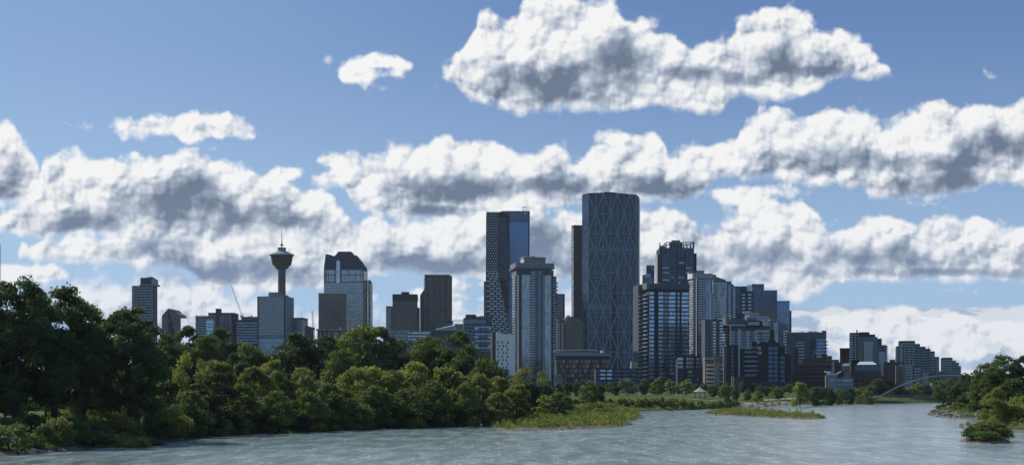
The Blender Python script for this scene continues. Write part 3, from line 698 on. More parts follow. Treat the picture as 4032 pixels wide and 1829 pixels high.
# arched-window glass tower
b = B('arched_glass_tower', 'stepped glass tower with faceted dark roof and tall arched window', 1274, 1430, 2110, 0, 42)
b.poly('wall', 'bluegrey', [(1275,0),(1429,0),(1447,20),(1447,42),(1277,42)], 1060)
mb = MB(); fr = [(1275,1049),(1282,999),(1297,1001),(1314,1007),(1322,1002),(1331,989),(1382,989),(1394,1004),(1403,1003.5),(1420,1025),(1438,1050),(1440,1060.5),(1275,1060.5)]
mb.xprism([(b.lx(x), b.z(y)) for x, y in reversed(fr)], 1.5, 26); mb.build('roof', M['navy'], b.root)
b.box('top_glazing', 'g_pale', 1285, 1428, 1063, 1108, -.2, .4); b.cols('mullion', 'slate', [1285,1294,1318,1345,1372,1400,1420,1428], 1.6, 1062, 1110, p=.5)
b.lbox('mullion', 'slate', b.lx(1280), b.lx(1429), -.5, .3, b.z(1083), b.z(1080)); b.lbox('mullion', 'slate', b.lx(1280), b.lx(1429), -.5, .3, b.z(1111), b.z(1108.5))
b.floors('window_band', 'g_silver', 1113, 1330, 7.4, .52, x0=1276, x1=1429, p=.25, full=False); b.cols('pier', 'slate', list(range(1282,1430,9)), 1.1, 1112, p=.4)
ax0, ax1 = b.lx(1322), b.lx(1342); ar = (ax1 - ax0) / 2; zc = b.z(1031); prof = [(ax0, b.z(1115)), (ax1, b.z(1115))] + [((ax0 + ax1) / 2 + ar * math.cos(t), zc + ar * math.sin(t)) for t in [math.pi * i / 10 for i in range(11)]]
MB().xprism(prof, -1.6, 1.6).build('arch_surround', M['navy'], b.root)
sc_ = .72; cxm = (ax0 + ax1) / 2; MB().xprism([(cxm + (x - cxm) * sc_, z - (1 if z > zc else 0)) for x, z in prof], -1.9, -1.5).build('arched_window', M['g_silver'], b.root)
b.poly('stepped_wing', 'steelblue', [(1449,14),(1459,10),(1466,18),(1467,38),(1450,40)], 1100, ytops=[1100,1100,1112,1112,1100])
me = MB().prism([b.loc(*p) for p in [(1432,1.5),(1448,18),(1447.6,22),(1431,4)]], 0, 3.4).mesh('side_window', M['g_gold'])
b.rep('side_window', me, [(0, 0, b.z(1076 + i * 11)) for i in range(23)])
me = MB().prism([b.loc(*p) for p in [(1449.6,12.6),(1459,9),(1465,15.6),(1464,18),(1450,16)]], 0, 2).mesh('wing_window', M['g_gold'])
b.rep('wing_window', me, [(0, 0, b.z(1120 + i * 8)) for i in range(25)])
b.mast(1437, 1036, 1050, 10)
b = B('brown_banded_tower', 'plain grey-brown banded tower standing before the stepped glass tower', 1254, 1352, 1900, 3, 30)
b.poly('wall', 'tan', [(1254,0),(1352,2),(1362,7),(1365,14),(1364,32),(1256,30)], 1155, ytops=[1154]*6)
b.floors('window_band', 'g_brown', 1184, 1300, 8.6, .5, x0=1256, x1=1352, p=.12, full=False); b.cols('pier', 'tan', [1256,1280,1308,1350], 1.6, 1180, p=.25); b.parapet('tan', 1155, .7, x1=1350)
b = B('parkade', 'long low parkade with brown and white uprights under the stepped glass tower', 1250, 1392, 1300, 0, 40)
b.box('wall', 'darkbrick', 1250, 1392, 1300); b.box('roof_slab', 'conc_mid', 1245, 1396, 1294, 1300.2, -1.5, 42)
b.cols('column', 'palegrey', [1316,1322,1345,1351,1366,1386,1262,1280,1296], 3, 1303, p=.5); b.cols('brick_panel', 'brick', [1304,1334,1358,1376], 8, 1303, p=.3); b.floors('slab_edge', 'conc_mid', 1310, 1400, 13, .14, p=.35, full=False); b.grid('roof_lamp', 'white', [1340], [1290], 5, 6)
# --- middle
b = B('pale_green_block', 'narrow pale green block left of the dark topped banded office', 1520, 1545, 2000, 0, 25)
b.box('wall', 'greengrey', 1520, 1545, 1207); b.floors('window_band', 'g_green', 1214, 1320, 9, .5, p=.1); b.parapet('conc_dark', 1207, 1)
b = B('dark_topped_office', 'banded brown office with a plain dark top storey and stepped penthouse', 1545, 1642, 1900, 2, 35)
b.poly('wall', 'brown', [(1546,0),(1642,0),(1644,35),(1547,35)], 1158); b.box('plant_storey', 'black', 1545, 1643, 1157, 1181, -.4, 34.6); b.box('penthouse', 'black', 1580, 1610, 1147, 1157.2, 5, 25)
b.floors('window_band', 'g_brown', 1188, 1310, 7.6, .5, x0=1547, x1=1641, p=.15, full=False); b.cols('pier', 'brown', [1547, 1641], 3, 1182, p=.3); b.box('right_wing', 'slate', 1643.3, 1651, 1208, None, 8, 30); b.roofbits(1157, 3, 6)
b.box('left_bay', 'brown', 1540, 1545.3, 1214, None, 3, 30)
b = B('brown_pier_tower', 'tall dark brown tower ribbed with pale vertical piers', 1672, 1768, 2000, 0, 38)
b.poly('wall', 'brown', [(1672,0),(1716,-2),(1768,0),(1780,10),(1780,38),(1674,38)], 1083)
b.box('parapet', 'charcoal', 1671, 1770, 1080.5, 1088, -1.2, 3); b.floors('spandrel', 'g_brown', 1095, 1300, 6.2, .45, x0=1674, x1=1766, p=1.7, full=False)
b.cols('pier', 'tan', [1674,1696,1718,1742,1765], 3.2, 1086, p=2.4); b.cols('mullion', 'brown', [1685,1707,1730,1753], 1.6, 1090, p=2.1); b.mast(1719, 1073, 1083)
b.poly('left_wing', 'charcoal', [(1654,8),(1672,8),(1672,34),(1656,34)], 1140, ytops=[1160,1134,1134,1160])
b = B('long_low_building', 'long low building with a row of greenish windows under the brown towers', 1508, 1607, 1250, 0, 20)
b.box('wall', 'conc_mid', 1508, 1607, 1297); b.floors('window_band', 'g_green', 1303, 1360, 13, .55, p=.1, full=False); b.cols('mullion', 'conc_dark', list(range(1512,1607,6)), .9, 1301, 1316, p=.25)
b = B('pale_blue_canopy_building', 'low pale blue glazed hall right of the long greenish windowed building', 1608, 1692, 1240, 0, 20)
b.box('wall', 'slate', 1608, 1692, 1306); b.floors('glazing_band', 'g_sky', 1307, 1345, 12, .5, p=.2, full=False); b.box('roof', 'palegrey', 1606, 1694, 1303, 1306.2, -1, 21)
b = B('slanted_blue_box', 'small dark blue wedge topped building at the foot of the brown pier tower', 1720, 1783, 1400, 0, 15)
b.poly('wall', 'navy', [(1720,0),(1783,0),(1783,15),(1720,15)], 1265, ytops=[1266,1262,1262,1266]); b.floors('window_band', 'g_navy', 1270, 1300, 10, .5, full=False)
b = B('grey_roofed_hall', 'low hall with sloping grey roofs and rooftop trusses left of the flat glass block', 1716, 1828, 1250, 0, 24)
b.box('wall', 'slate', 1716, 1828, 1300); b.poly('roof', 'palegrey', [(1716,-1),(1790,-1),(1790,24),(1716,24)], 1290, 1300.2, ytops=[1296,1280,1272,1290]); b.poly('roof', 'conc_mid', [(1790.5,-1),(1830,-1),(1830,24),(1790.5,24)], 1274, 1300.2)
tr = MB(); xa, xb = b.lx(1783), b.lx(1826)
for z_ in (b.z(1256), b.z(1262)): tr.tube([(xa, 8, z_), (xb, 8, z_)], .14, 4)
for i in range(8): tr.tube([(xa + (xb - xa) * i / 8, 8, b.z(1256 if i % 2 else 1262)), (xa + (xb - xa) * (i + 1) / 8, 8, b.z(1262 if i % 2 else 1256))], .12, 4)
for f_ in (0, 1): tr.tube([(xa + (xb - xa) * f_, 8, b.z(1275)), (xa + (xb - xa) * f_, 8, b.z(1256))], .18, 4)
tr.build('roof_truss', M['metal'], b.root)
b = B('flat_glass_block', 'mid-rise blue glass block with flat grey top left of the white building with staggered windows', 1827, 1936, 1230, 4, 30, left=None)
b.box('wall', 'slate', 1827, 1936, 1250); b.box('penthouse', 'charcoal', 1835, 1874, 1236, 1250.2, 4, 22); b.box('penthouse_wall', 'conc_mid', 1874.4, 1912, 1243, 1250.2, 5, 22)
b.box('cornice', 'bluegrey', 1826, 1912, 1257, 1274, -.6, 3); b.box('recess', 'slate', 1912, 1936, 1243, 1275, -.3, 26)
b.floors('window_band', 'g_navy', 1280, 1400, 13.5, .62, p=.2, full=False); b.grid('window', 'g_pale', [1876, 1930], [1292, 1326, 1360], 13, 10, p=.35); b.cols('pier', 'slate', [1829,1850,1868,1890,1912,1934], 2, 1276, p=.5)
b.floors('pale_window', 'g_sky', 1286, 1400, 27, .12, x0=1871, x1=1934, p=.3, full=False); b.cols('brick_end', 'brick', [1944], 14, 1312, p=.4); b.roofbits(1250, 4, 9)  # thin bands of paler glass between the piers
# pixel-patterned twisting tower
b = B('twisting_tower', 'dark tower with a checkerboard of white window boxes that widens towards its foot', 1914, 1963, 1843, 0, 40, zb=5.5)
kY = b.Y / F
NF = 49; zt_, zb_ = b.z(834), b.z(1318); dz = (zt_ - zb_) / NF
core = MB(); wins = []
for i in range(NF):
    t = (i + .5) / NF; py = 834 + (1318 - 834) * t
    xl = float(np.interp(py, [834, 1110, 1236, 1304], [1915, 1913, 1914, 1930])); xm = float(np.interp(py, [834, 1060, 1110, 1160, 1304], [1963, 1961, 1966, 1977, 2009])); xr = float(np.interp(py, [834, 845, 1240, 1304], [2000, 2006, 2004, 2010]))
    j = .9 if i % 2 else 0
    P_ = [b.loc(xl - j, 0), b.loc(xm, 0), b.loc(max(xr + j, xm + .5), 16), b.loc(xr, 40), b.loc(xl, 40)]
    core.prism(P_, zt_ - (i + 1) * dz, zt_ - i * dz)
    wpx = 9.5 if py < 1060 else float(np.interp(py, [1060, 1110], [9.5, 25])); hpx = 4.4 if py < 1060 else 5.6
    x = xl + (2 if i % 2 else wpx / 2 + 2)
    while x < xm - 2:
        w_ = min(wpx * (.56 if py < 1060 else .74), xm - x)
        wins.append((b.loc(x, 0)[0], b.loc(x + w_, 0)[0], zt_ - (i + .5) * dz - hpx * kY / 2, hpx * kY)); x += wpx
core.build('wall', M['black'], b.root)
wins = [w for w in wins if w[1] - w[0] > .6]
for w in wins[-100:]: b.lbox('window_box', 'g_box', w[0], w[1], -.7, 0, w[2], w[2] + w[3])
mb = MB()
for w in wins[:-100]: mb.box(w[0], w[1], -.7, 0, w[2], w[2] + w[3])
mb.build('upper_window_boxes', M['g_box'], b.root)['kind'] = 'stuff'
b.box('roof_rim', 'black', 1918, 1975, 833, 836, 2, 14)
me = MB(); a_, c_ = b.loc(1966, 1), b.loc(2003, 15)
me.prism([a_, c_, (c_[0] - .3, c_[1] + .8), (a_[0] - .3, a_[1] + .8)], 0, dz * .45); me = me.mesh('side_window', M['g_dark'])
b.rep('side_window', me, [(-.6, -.9, zt_ - i * dz - dz * .7) for i in range(2, 30)])
b = B('green_slab', 'thin grey-green slab edge showing left of the checkerboard tower', 1905, 1925, 1900, 0, 30)
b.box('wall', 'greengrey', 1905, 1925, 1109); b.floors('window_band', 'g_green', 1115, 1240, 8, .4); b.parapet('conc_dark', 1109, .6)
b = B('plain_blue_tower', 'smooth blue glass tower with a gridded top behind the checkerboard tower', 1972, 2080, 2050, 0, 40)
b.poly('glazing', 'g_brook', [(1972,0),(2079,0),(2087,10),(2087,40),(1974,40)], 875)
b.poly('crown', 'g_navy', [(1972,0),(2079,0),(2087,10),(2087,40),(1974,40)], 832, 874.8); b.cols('crown_mullion', 'steelblue', list(range(1976,2080,7)), .9, 836, 874, p=.4)
b.lbox('roof_edge', 'greengrey', b.lx(1974), b.lx(2086), -.6, .6, b.z(834), b.z(830)); b.lbox('sign_panel', 'palegrey', b.lx(2063), b.lx(2076), -.8, -.1, b.z(844), b.z(836))
b.cols('edge_fin', 'charcoal', [2081], 5, 832, p=.3, y0=1)
cr = MB(); x_ = b.lx(2060); cr.tube([(x_, 6, b.z(832)), (x_, 6, b.z(812))], .35, 4); cr.tube([(x_ - 1.6, 6, b.z(813)), (x_ + 4.6, 6, b.z(813))], .4, 4); cr.tube([(x_ + 4.2, 6, b.z(810)), (x_ + 4.2, 6, b.z(817))], .3, 4); cr.build('roof_crane', M['metal_dark'], b.root)
b = B('white_building', 'white concrete building with staggered small windows at the foot of the grey balcony tower', 1953, 2028, 1130, 4, 22)
b.box('wall', 'white', 1953, 2028, 1314); b.box('parapet_block', 'white', 1956, 1973, 1307, 1314.2, .4, 8); b.box('brick_side', 'darkbrick', 1938, 1953, 1307, None, 3, 20)
ys = [1346 + 14 * i for i in range(9)]
b.grid('window', 'g_dark', [1960, 1977, 1999], ys[0::2], 5.6, 9); b.grid('window', 'g_dark', [1964, 1981, 1994], ys[1::2], 5.6, 9)
b.box('entrance_canopy', 'offwhite', 2004, 2022, 1472, 1478, -4, 0); b.box('lobby', 'g_dark', 2002, 2024, 1478, None, -1, 0); b.box('left_gate', 'charcoal', 1984, 2000, 1452, None, -3, 0)
# grey balcony tower
b = B('grey_balcony_tower', 'tall grey-green residential tower with stepped crown and twin light glass columns', 2037, 2172, 1180, 10, 30, left=2024)
b.box('wall', 'slate', 2037, 2172, 1056); b.box('crown', 'conc_mid', 2030, 2182, 1033, 1050, 1, 26); b.box('crown_soffit', 'greengrey', 2027, 2184, 1050, 1056.2, -1.2, 27)
b.box('penthouse', 'conc_mid', 2066, 2148, 1010, 1033.2, 5, 20); b.box('penthouse_edge', 'offwhite', 2062, 2066, 1010, 1033.2, 6, 20); b.box('penthouse_roof', 'metal', 2061, 2150, 1007.5, 1010.2, 4, 21)
b.floors('slab_edge', 'greengrey', 1084, 1500, 10.3, .18, x0=2037, x1=2172, p=.12)
b.box('light_column', 'g_pale', 2054, 2087, 1082, 1500, -1.4, 0); b.box('light_column', 'g_pale', 2143, 2170, 1082, 1500, -1.4, 0)
b.cols('pier', 'conc_light', [2040, 2089, 2138], 3, 1080, p=1.8); b.cols('pier', 'greengrey', [2053, 2086, 2142, 2170], 1.4, 1080, p=1.6)
b.box('dark_column', 'g_dark', 2104, 2136, 1062, 1500, -.4, .1); b.balc(2091, 2105, 1064, 1490, 10.3, 'conc_mid', 'g_pale'); b.balc(2118, 2128, 1064, 1490, 10.3, 'conc_mid', 'g_grey', out=1.2)
b.balc(3, b.D - 2, 1082, 1480, 10.3, 'conc_light', 'g_silver', out=1.7, side='L'); b.box('right_wing', 'slate', 2174, 2191, 1084, None, 4, 26)
b.balc(2174, 2188, 1090, 1480, 10.3, 'conc_mid', 'g_grey', y0=4, out=2); b.box('terrace_top', 'g_dark', 2172, 2180, 1060, 1084, 3, 20); b.balc(2178, 2194, 1100, 1200, 14, 'conc_mid', 'brick', y0=6, out=2, name='corner_balcony')
b.roofbits(1010, 3, 12, 2070, 2140); b.box('shoulder', 'greengrey', 2033, 2040, 1064, 1084, .4, 22)
b = B('striped_slab', 'dark horizontally striped slab peeking between the grey balcony tower and the brown slab', 2190, 2224, 1500, 0, 25)
b.box('wall', 'black', 2190, 2224, 1156); b.floors('window_band', 'g_grey', 1162, 1300, 8.4, .42, x1=2217, full=False, p=.15)
b = B('beige_hotel', 'beige high-rise with rounded balcony stacks below the brown slab', 2226, 2286, 1330, 8, 24, left=None)
b.box('wall', 'tan', 2226, 2286, 1252); b.poly('wall_edge', 'tan', [(2286,0),(2297,5),(2297,24),(2286,24)], 1262); b.box('penthouse', 'tan', 2233, 2264, 1245, 1252.2, 3, 18); b.cols('groove', 'brown', [2253,2260], 1.2, 1254, p=.12)
b.box('left_wall', 'brown', 2190, 2226, 1262, None, 4, 24); b.box('left_cap', 'tan', 2196, 2226, 1255, 1262.2, 4, 22)
b.balc(2190, 2203, 1266, 1378, 8, 'beige', 'offwhite', y0=4, out=2.2); b.balc(2207, 2220, 1266, 1378, 8, 'beige', 'offwhite', y0=4, out=2.2); b.balc(2288, 2297, 1270, 1378, 8, 'tan', 'beige', y0=5, out=1.4)
b.roofbits(1245, 2, 13, 2236, 2262)
b = B('brown_slab', 'dark brown slab tower standing close against the left side of the latticed tower', 2259, 2300, 1850, 12, 30, left=2250)
b.box('wall', 'brown', 2259, 2300, 887); b.cols('pier', 'darkbrick', list(range(2262,2300,6)), 1.2, 890, p=.2); b.parapet('black', 888, .8)
b.floors('side_window', 'g_silver', 895, 1250, 7.4, .55, x0=2258, x1=2258.5, p=.1, y0=1.5, y1=b.D - 1)
# The latticed crescent tower
b = B('latticed_tower', 'tallest tower, dark blue curved glass crossed by a pale diagonal lattice', 2292, 2515, 1765, 0, 45)
dyf = lambda px: 7.0 * ((px - 2405) / 110.0) ** 2 if px > 2315 else 7.0 * (90 / 110.) ** 2 + (2315 - px) * .45
cxs = list(np.linspace(2315, 2505, 15)); front = [(2292, dyf(2292))] + [(x, dyf(x)) for x in cxs] + [(2512, 14), (2520, 24)]
b.poly('glazing', 'g_bow', front + [(2512, 62), (2420, 70), (2300, 60)], 765, ytops=[763, 761] + [float(np.interp(x, [2315,2410,2505], [760,759.5,766])) for x in cxs[1:]] + [770, 774] + [774, 760, 762])
FLP = 13.0
def ribbon(px0, px1, out, z0, z1, n=18):
    mb = MB(); P_ = [(px0 + (px1 - px0) * i / n) for i in range(n + 1)]
    pts = [b.loc(p, dyf(p) - out) for p in P_]; inn = [b.loc(p, dyf(p) + .05) for p in P_]
    for i in range(n): mb.hexa([(*pts[i], z0), (*pts[i+1], z0), (*inn[i+1], z0), (*inn[i], z0), (*pts[i], z1), (*pts[i+1], z1), (*inn[i+1], z1), (*inn[i], z1)])
    return mb
me = ribbon(2316, 2504, .3, 0, 1.0).mesh('spandrel', M['navy']); b.rep('spandrel', me, [(0, 0, b.z(773 + 13.0 * i)) for i in range(55)])
for y0_, y1_ in ((972, 990), (1199, 1219)): ribbon(2317, 2503, .5, b.z(y1_), b.z(y0_)).build('sky_lobby_glazing', M['g_dark'], b.root)
colp = [2317 + i * 0 for i in range(0)]
cc = [2317, 2347, 2376, 2404.5, 2432, 2457, 2480, 2502]
rows_ = [763 + 77.6 * i for i in range(10)]
def node(ci, r_): px = cc[ci]; return Vector((*b.loc(px, dyf(px) - 1.1), b.z(rows_[r_])))
for px in cc: MB().tube([(*b.loc(px, dyf(px) - .9), 0), (*b.loc(px, dyf(px) - .9), b.z(763))], .75, 4).build('lattice_column', M['lattice'], b.root)
for r_ in range(1, 10): ribbon(2316, 2503, .9, b.z(rows_[r_]) - .5, b.z(rows_[r_]) + .5).build('lattice_ring', M['lattice'], b.root)
for r_ in range(9):
    for ci in range(7):
        up = (ci + r_) % 2 == 0
        A, Bn = (node(ci, r_), node(ci + 1, r_ + 1)) if up else (node(ci, r_ + 1), node(ci + 1, r_))
        md = (A + Bn) / 2; pxm = (cc[ci] + cc[ci + 1]) / 2; q = b.loc(pxm, dyf(pxm) - 1.1); md.x, md.y = q
        MB().tube([A, md, Bn], .95, 4).build('lattice_diagonal', M['lattice'], b.root)
b.poly('end_fin', 'greengrey', [(2506,7),(2515,10),(2516,13),(2507,10)], 768); b.poly('end_glass', 'g_dark', [(2516,12),(2519,20),(2520.5,22),(2517,14)], 772)
b.poly('left_bay', 'g_navy', [(2292,dyf(2292)-.4),(2314,dyf(2315)-.8),(2314,dyf(2315)),(2292.5,dyf(2292)+.4)], 765)
b.poly('roof_rim', 'black', front[:-1] + [(2508, 40), (2300, 40)], 758.6, 765, ytops=[760]+[float(np.interp(x, [2315,2410,2505], [758,757.5,763.5])) for x in cxs]+[766, 762, 760])
cr = MB(); cr.box(b.lx(2391), b.lx(2422), 12, 14, b.z(758), b.z(754)); cr.tube([(b.lx(2385), 13, b.z(750)), (b.lx(2428), 13, b.z(753.5))], .5, 4); cr.tube([(b.lx(2395), 13, b.z(759)), (b.lx(2397), 13, b.z(751))], .4, 4); cr.build('roof_crane', M['metal_dark'], b.root)
b = B('dark_gap_tower', 'narrow dark blue tower in the gap right of the latticed tower', 2497, 2514, 1600, 0, 20)
b.box('wall', 'black', 2497, 2514, 1219); b.floors('window_band', 'g_dark', 1226, 1440, 10, .5, p=.1, full=False)
# brick panel building
b = B('brick_panel_building', 'wide mid-rise with beige panels in brick-like rhythm and a curved metal roof band', 2190, 2402, 1040, 0, 35)
b.box('wall', 'charcoal', 2190, 2402, 1409); b.poly('roof_band', 'bluegrey', [(2183,-1.2),(2404,-1.2),(2404,36),(2183,36)], 1380, 1400, ytops=[1379,1391,1388,1376]); b.box('roof_lip', 'metal', 2184, 2352, 1376, 1379.6, -1, 30)
b.box('soffit', 'charcoal', 2187, 2400, 1400, 1409.2, -.3, 34); rg = random.Random(3); pan = []
for r_ in range(5):
    x = 2190 + rg.uniform(0, 3); y = 1414 + r_ * 18.4
    while x < 2398:
        w = rg.choice([3.4, 5, 7, 9.5, 11]); 
        if r_ < 4 or x > 2196: pan.append((x, min(x + w, 2401), y, y + 14.6))
        x += w + rg.choice([1.4, 2.2, 4.5])
for i, (x0_, x1_, y0_, y1_) in enumerate(pan[:98]): b.box('wall_panel', ['tan', 'tan', 'beige', 'brown'][i % 4 if i % 7 else 3], x0_, x1_, y0_, y1_, -.35, 0)
mb = MB()
for x0_, x1_, y0_, y1_ in pan[98:]: mb.box(b.lx(x0_), b.lx(x1_), -.35, 0, b.z(y1_), b.z(y0_))
if mb.v: mb.build('lower_wall_panels', M['tan'], b.root)['kind'] = 'stuff'
b.box('roof_unit', 'white', 2366, 2378, 1378, 1386, 6, 12); b.box('annex', 'steelblue', 2183, 2217, 1481, None, -6, -.6)
b = B('dark_lowrise', 'low black-framed glass building at the foot of the latticed tower', 2348, 2512, 960, 0, 24)
b.box('wall', 'charcoal', 2348, 2512, 1450); b.floors('window_band', 'g_dark', 1455, 1525, 14.5, .6, p=.15, full=False); b.grid('window', 'g_sky', [2400, 2374], [1458, 1473, 1488], 20, 8, p=.3); b.cols('frame', 'black', [2350,2387,2415,2450,2482,2510], 3.4, 1448, p=.6)
b.floors('slab_edge', 'black', 1451, 1525, 14.5, .18, p=.8, full=False); b.box('stair_block', 'beige', 2486, 2511, 1421, 1450.2, 5, 14)
# --- right cluster
b = B('frame_topped_tower', 'dark glass tower with an open frame crown, tallest right of the latticed tower', 2600, 2733, 1500, 0, 34, left=None)
b.box('wall', 'navy', 2597, 2733, 975); b.box('right_shoulder', 'black', 2734, 2743, 995, None, 3, 28); b.poly('left_fin', 'offwhite', [(2580,6),(2589,2),(2590,8),(2581,12)], 1000); b.box('left_shoulder', 'black', 2589.6, 2597, 1000, None, 2, 26)
b.floors('window_band', 'g_navy', 980, 1300, 9.6, .5, x0=2608, x1=2730, p=.2, full=False); b.cols('groove', 'black', [2666,2697], 5, 985, p=.5); b.cols('pier', 'navy', [2640,2650,2683,2715], 2, 980, p=.4)
rg = random.Random(5)
for i in range(26): c0 = rg.choice([2609, 2672, 2701, 2644]); w = {2609: 26, 2672: 22, 2701: 20, 2644: 8}[c0]; y_ = 1013 + 9.6 * rg.choice([0, 2, 4, 6, 8, 9, 11, 12, 13, 14, 15, 16, 18, 20, 22]); b.box('pale_window', 'g_pale', c0, c0 + w, y_, y_ + 4.4, -.6, -.25)  # scattered panes of paler glass
fr = MB(); xa, xb = b.lx(2622), b.lx(2731)
fr.box(xa, xb, -.2, .6, b.z(955.5), b.z(952)); fr.box(xa, xb, 24, 24.8, b.z(955.5), b.z(952))
for i in range(9): x_ = xa + (xb - xa) * i / 8; fr.box(x_ - .35, x_ + .35, -.1, .5, b.z(975), b.z(955.6)); fr.box(x_ - .35, x_ + .35, 24.1, 24.7, b.z(975), b.z(955.6))
fr.box(xa, xa + .6, .6, 24, b.z(955.5), b.z(952)); fr.box(xb - .6, xb, .6, 24, b.z(955.5), b.z(952))
fr.build('crown_frame', M['greengrey'], b.root); b.box('crown_post', 'black', 2729, 2734, 951, 975, -.5, 3); b.box('left_post', 'charcoal', 2597, 2600, 955, 975, -.5, 3); b.box('left_terrace', 'greengrey', 2600, 2620, 966, 975.2, .5, 10)
b.box('penthouse', 'greengrey', 2646, 2678, 942, 975.3, 8, 18); b.box('penthouse_base', 'charcoal', 2640, 2687, 950, 975.4, 6.5, 20); b.mast(2731, 937, 952, 1)
b = B('angular_grey_block', 'grey block with a slanted dark roof wedge left of the frame topped tower', 2545, 2577, 1550, -5, 25)
b.box('wall', 'slate', 2545, 2577, 1080); b.poly('roof_wedge', 'slate', [(2545,0),(2577,0),(2577,25),(2545,25)], 1050, 1080.2, ytops=[1043,1043,1043,1043]); mb = MB(); mb.face([(b.lx(2547), -.2, b.z(1045)), (b.lx(2577), -.2, b.z(1066)), (b.lx(2577), -.2, b.z(1045))]); mb.build('slanted_panel', M['bluegrey'], b.root)
b.box('left_wing', 'greengrey', 2529, 2545, 1080, None, 3, 22); b.box('glass_bay', 'g_blue', 2541, 2564, 1077, 1092, -1.2, 0); b.floors('window_band', 'g_grey', 1096, 1140, 9, .5, full=False)
b = B('blue_window_tower', 'dark residential tower with rows of bright blue windows and wide dark uprights', 2556, 2714, 1130, 12, 28, left=2532)
b.box('wall', 'navy', 2556, 2714, 1142); b.box('parapet_storey', 'slate', 2558, 2716, 1114, 1137, 1, 24); b.box('left_wing', 'slate', 2513, 2556, 1116, None, 14, 28); b.box('parapet_left', 'greengrey', 2546, 2558, 1112, 1137, 2, 20)
b.box('cornice', 'black', 2582, 2716, 1137, 1142.2, -1.2, 8); PT = 15.75
ysw = [1154 + PT * i for i in range(22)]
for xa, xb in ((2556.5, 2575), (2592, 2612), (2632, 2659), (2667, 2675), (2683, 2711)):
    me = MB().box(b.lx(xa), b.lx(xb), -.35, .2, -.0, 10.2 * b.Y / F).mesh('window', M['g_sky']); 
    for j, y in enumerate(ysw): 
        if not (xa > 2660 and y > 1395): link('window', me, b.root, (0, 0, b.z(y + 5)))
me = MB().box(b.lx(2615), b.lx(2630), -.25, .2, 0, 10 * b.Y / F).mesh('bay_window', M['g_grey']); b.rep('bay_window', me, [(0, 0, b.z(y + 5)) for y in ysw])
b.cols('dark_upright', 'black', [2587], 9, 1140, p=.9); b.cols('dark_upright', 'black', [2678.5], 4.5, 1142, p=.7); b.cols('upright', 'charcoal', [2613.5, 2630.5, 2661], 2.6, 1142, p=.55); b.cols('mullion', 'navy', [2578, 2671], 1.2, 1142, p=.5)
b.balc(2, min(20, b.D - 1), 1146, 1510, PT, 'conc_mid', 'g_pale', out=2.2, side='L'); b.balc(2514, 2534, 1150, 1510, PT, 'greengrey', 'g_pale', y0=14, out=1.8, name='rear_balcony'); b.roofbits(1114, 3, 15)
b = B('podium_block', 'low dark podium with bright blue windows right of the blue window tower', 2668, 2773, 1100, 0, 12)
b.box('wall', 'navy', 2668, 2773, 1403); b.box('roof_edge', 'black', 2662, 2776, 1400, 1403.2, -1.5, 12)
for xa, xb in ((2668, 2690), (2702, 2730), (2741, 2752), (2756, 2772)):
    me = MB().box(b.lx(xa), b.lx(xb), -.35, .2, 0, 10.5 * b.Y / F).mesh('window', M['g_sky']); b.rep('window', me, [(0, 0, b.z(1406 + 10.5 + PT * i)) for i in range(3)])
b.box('lower_wall', 'navy', 2702, 2783, 1452, None, -4, 0); b.box('lower_roof_edge', 'black', 2699, 2786, 1449, 1452.2, -5, 0)
for xa, xb in ((2708, 2730), (2745, 2752), (2762, 2775)):
    me = MB().box(b.lx(xa, -4), b.lx(xb, -4), -4.3, -3.9, 0, 9.5 * b.Y / F).mesh('window', M['g_blue']); b.rep('window', me, [(0, 0, b.z(1457 + 9.5 + PT * i)) for i in range(4)])
b.cols('upright', 'black', [2695], 7, 1403, p=.7); b.cols('upright', 'charcoal', [2737, 2754], 3, 1403, p=.5)
# pale glass tower with balconies
b = B('pale_balcony_tower', 'pale glass residential tower with sunlit corner coloured white and long stacks of balconies', 2741, 2806, 1180, 10, 26, left=2716)
b.box('wall', 'slate', 2741, 2806, 1095); b.box('crown', 'palegrey', 2740, 2773, 1067, 1095.2, .3, 12); b.box('crown_right', 'palegrey', 2773.3, 2806, 1075, 1095.2, .5, 14); b.box('sunlit_corner', 'white', 2726, 2740, 1070, 1094, 3, 16); b.box('crown_lid', 'conc_dark', 2725, 2774, 1064.5, 1067.2, -.4, 13)  # sunlit left side of the crown, its brightness put in as white
b.box('glass_column', 'g_blue', 2776, 2800, 1098, 1400, -.9, .1); b.cols('pier', 'palegrey', [2742, 2802, 2776], 3, 1096, p=1.4); b.floors('slab_edge', 'bluegrey', 1100, 1400, 9.7, .2, p=.15, full=False)
b.balc(2747, 2774, 1098, 1395, 9.7, 'bluegrey', 'g_pale', out=1.6); b.balc(3, b.D - 2, 1098, 1395, 9.7, 'offwhite', 'g_silver', out=1.8, side='L')
b = B('rounded_glass_tower', 'pale blue glass tower with curved stepped roof and balcony rows at its right', 2807, 2892, 1220, 0, 30)
pts = [(2807,2),(2820,0),(2850,-1),(2872,1),(2886,6),(2893,14),(2893,30),(2807,30)]
b.poly('wall', 'steelblue', pts, 1120, ytops=[1096,1098,1104,1110,1116,1124,1124,1096]); b.poly('glazing', 'g_pale', [(2824,-.8),(2850,-1.6),(2862,-1),(2862,3),(2824,3)], 1112)
b.box('roof_step', 'conc_mid', 2806, 2820, 1079, 1096, 3, 18); b.poly('roof_step', 'slate', [(2820,4),(2858,4),(2858,20),(2820,20)], 1092, 1104, ytops=[1087,1100,1100,1087]); b.box('roof_step', 'slate', 2858.5, 2880, 1105, 1114, 5, 22)
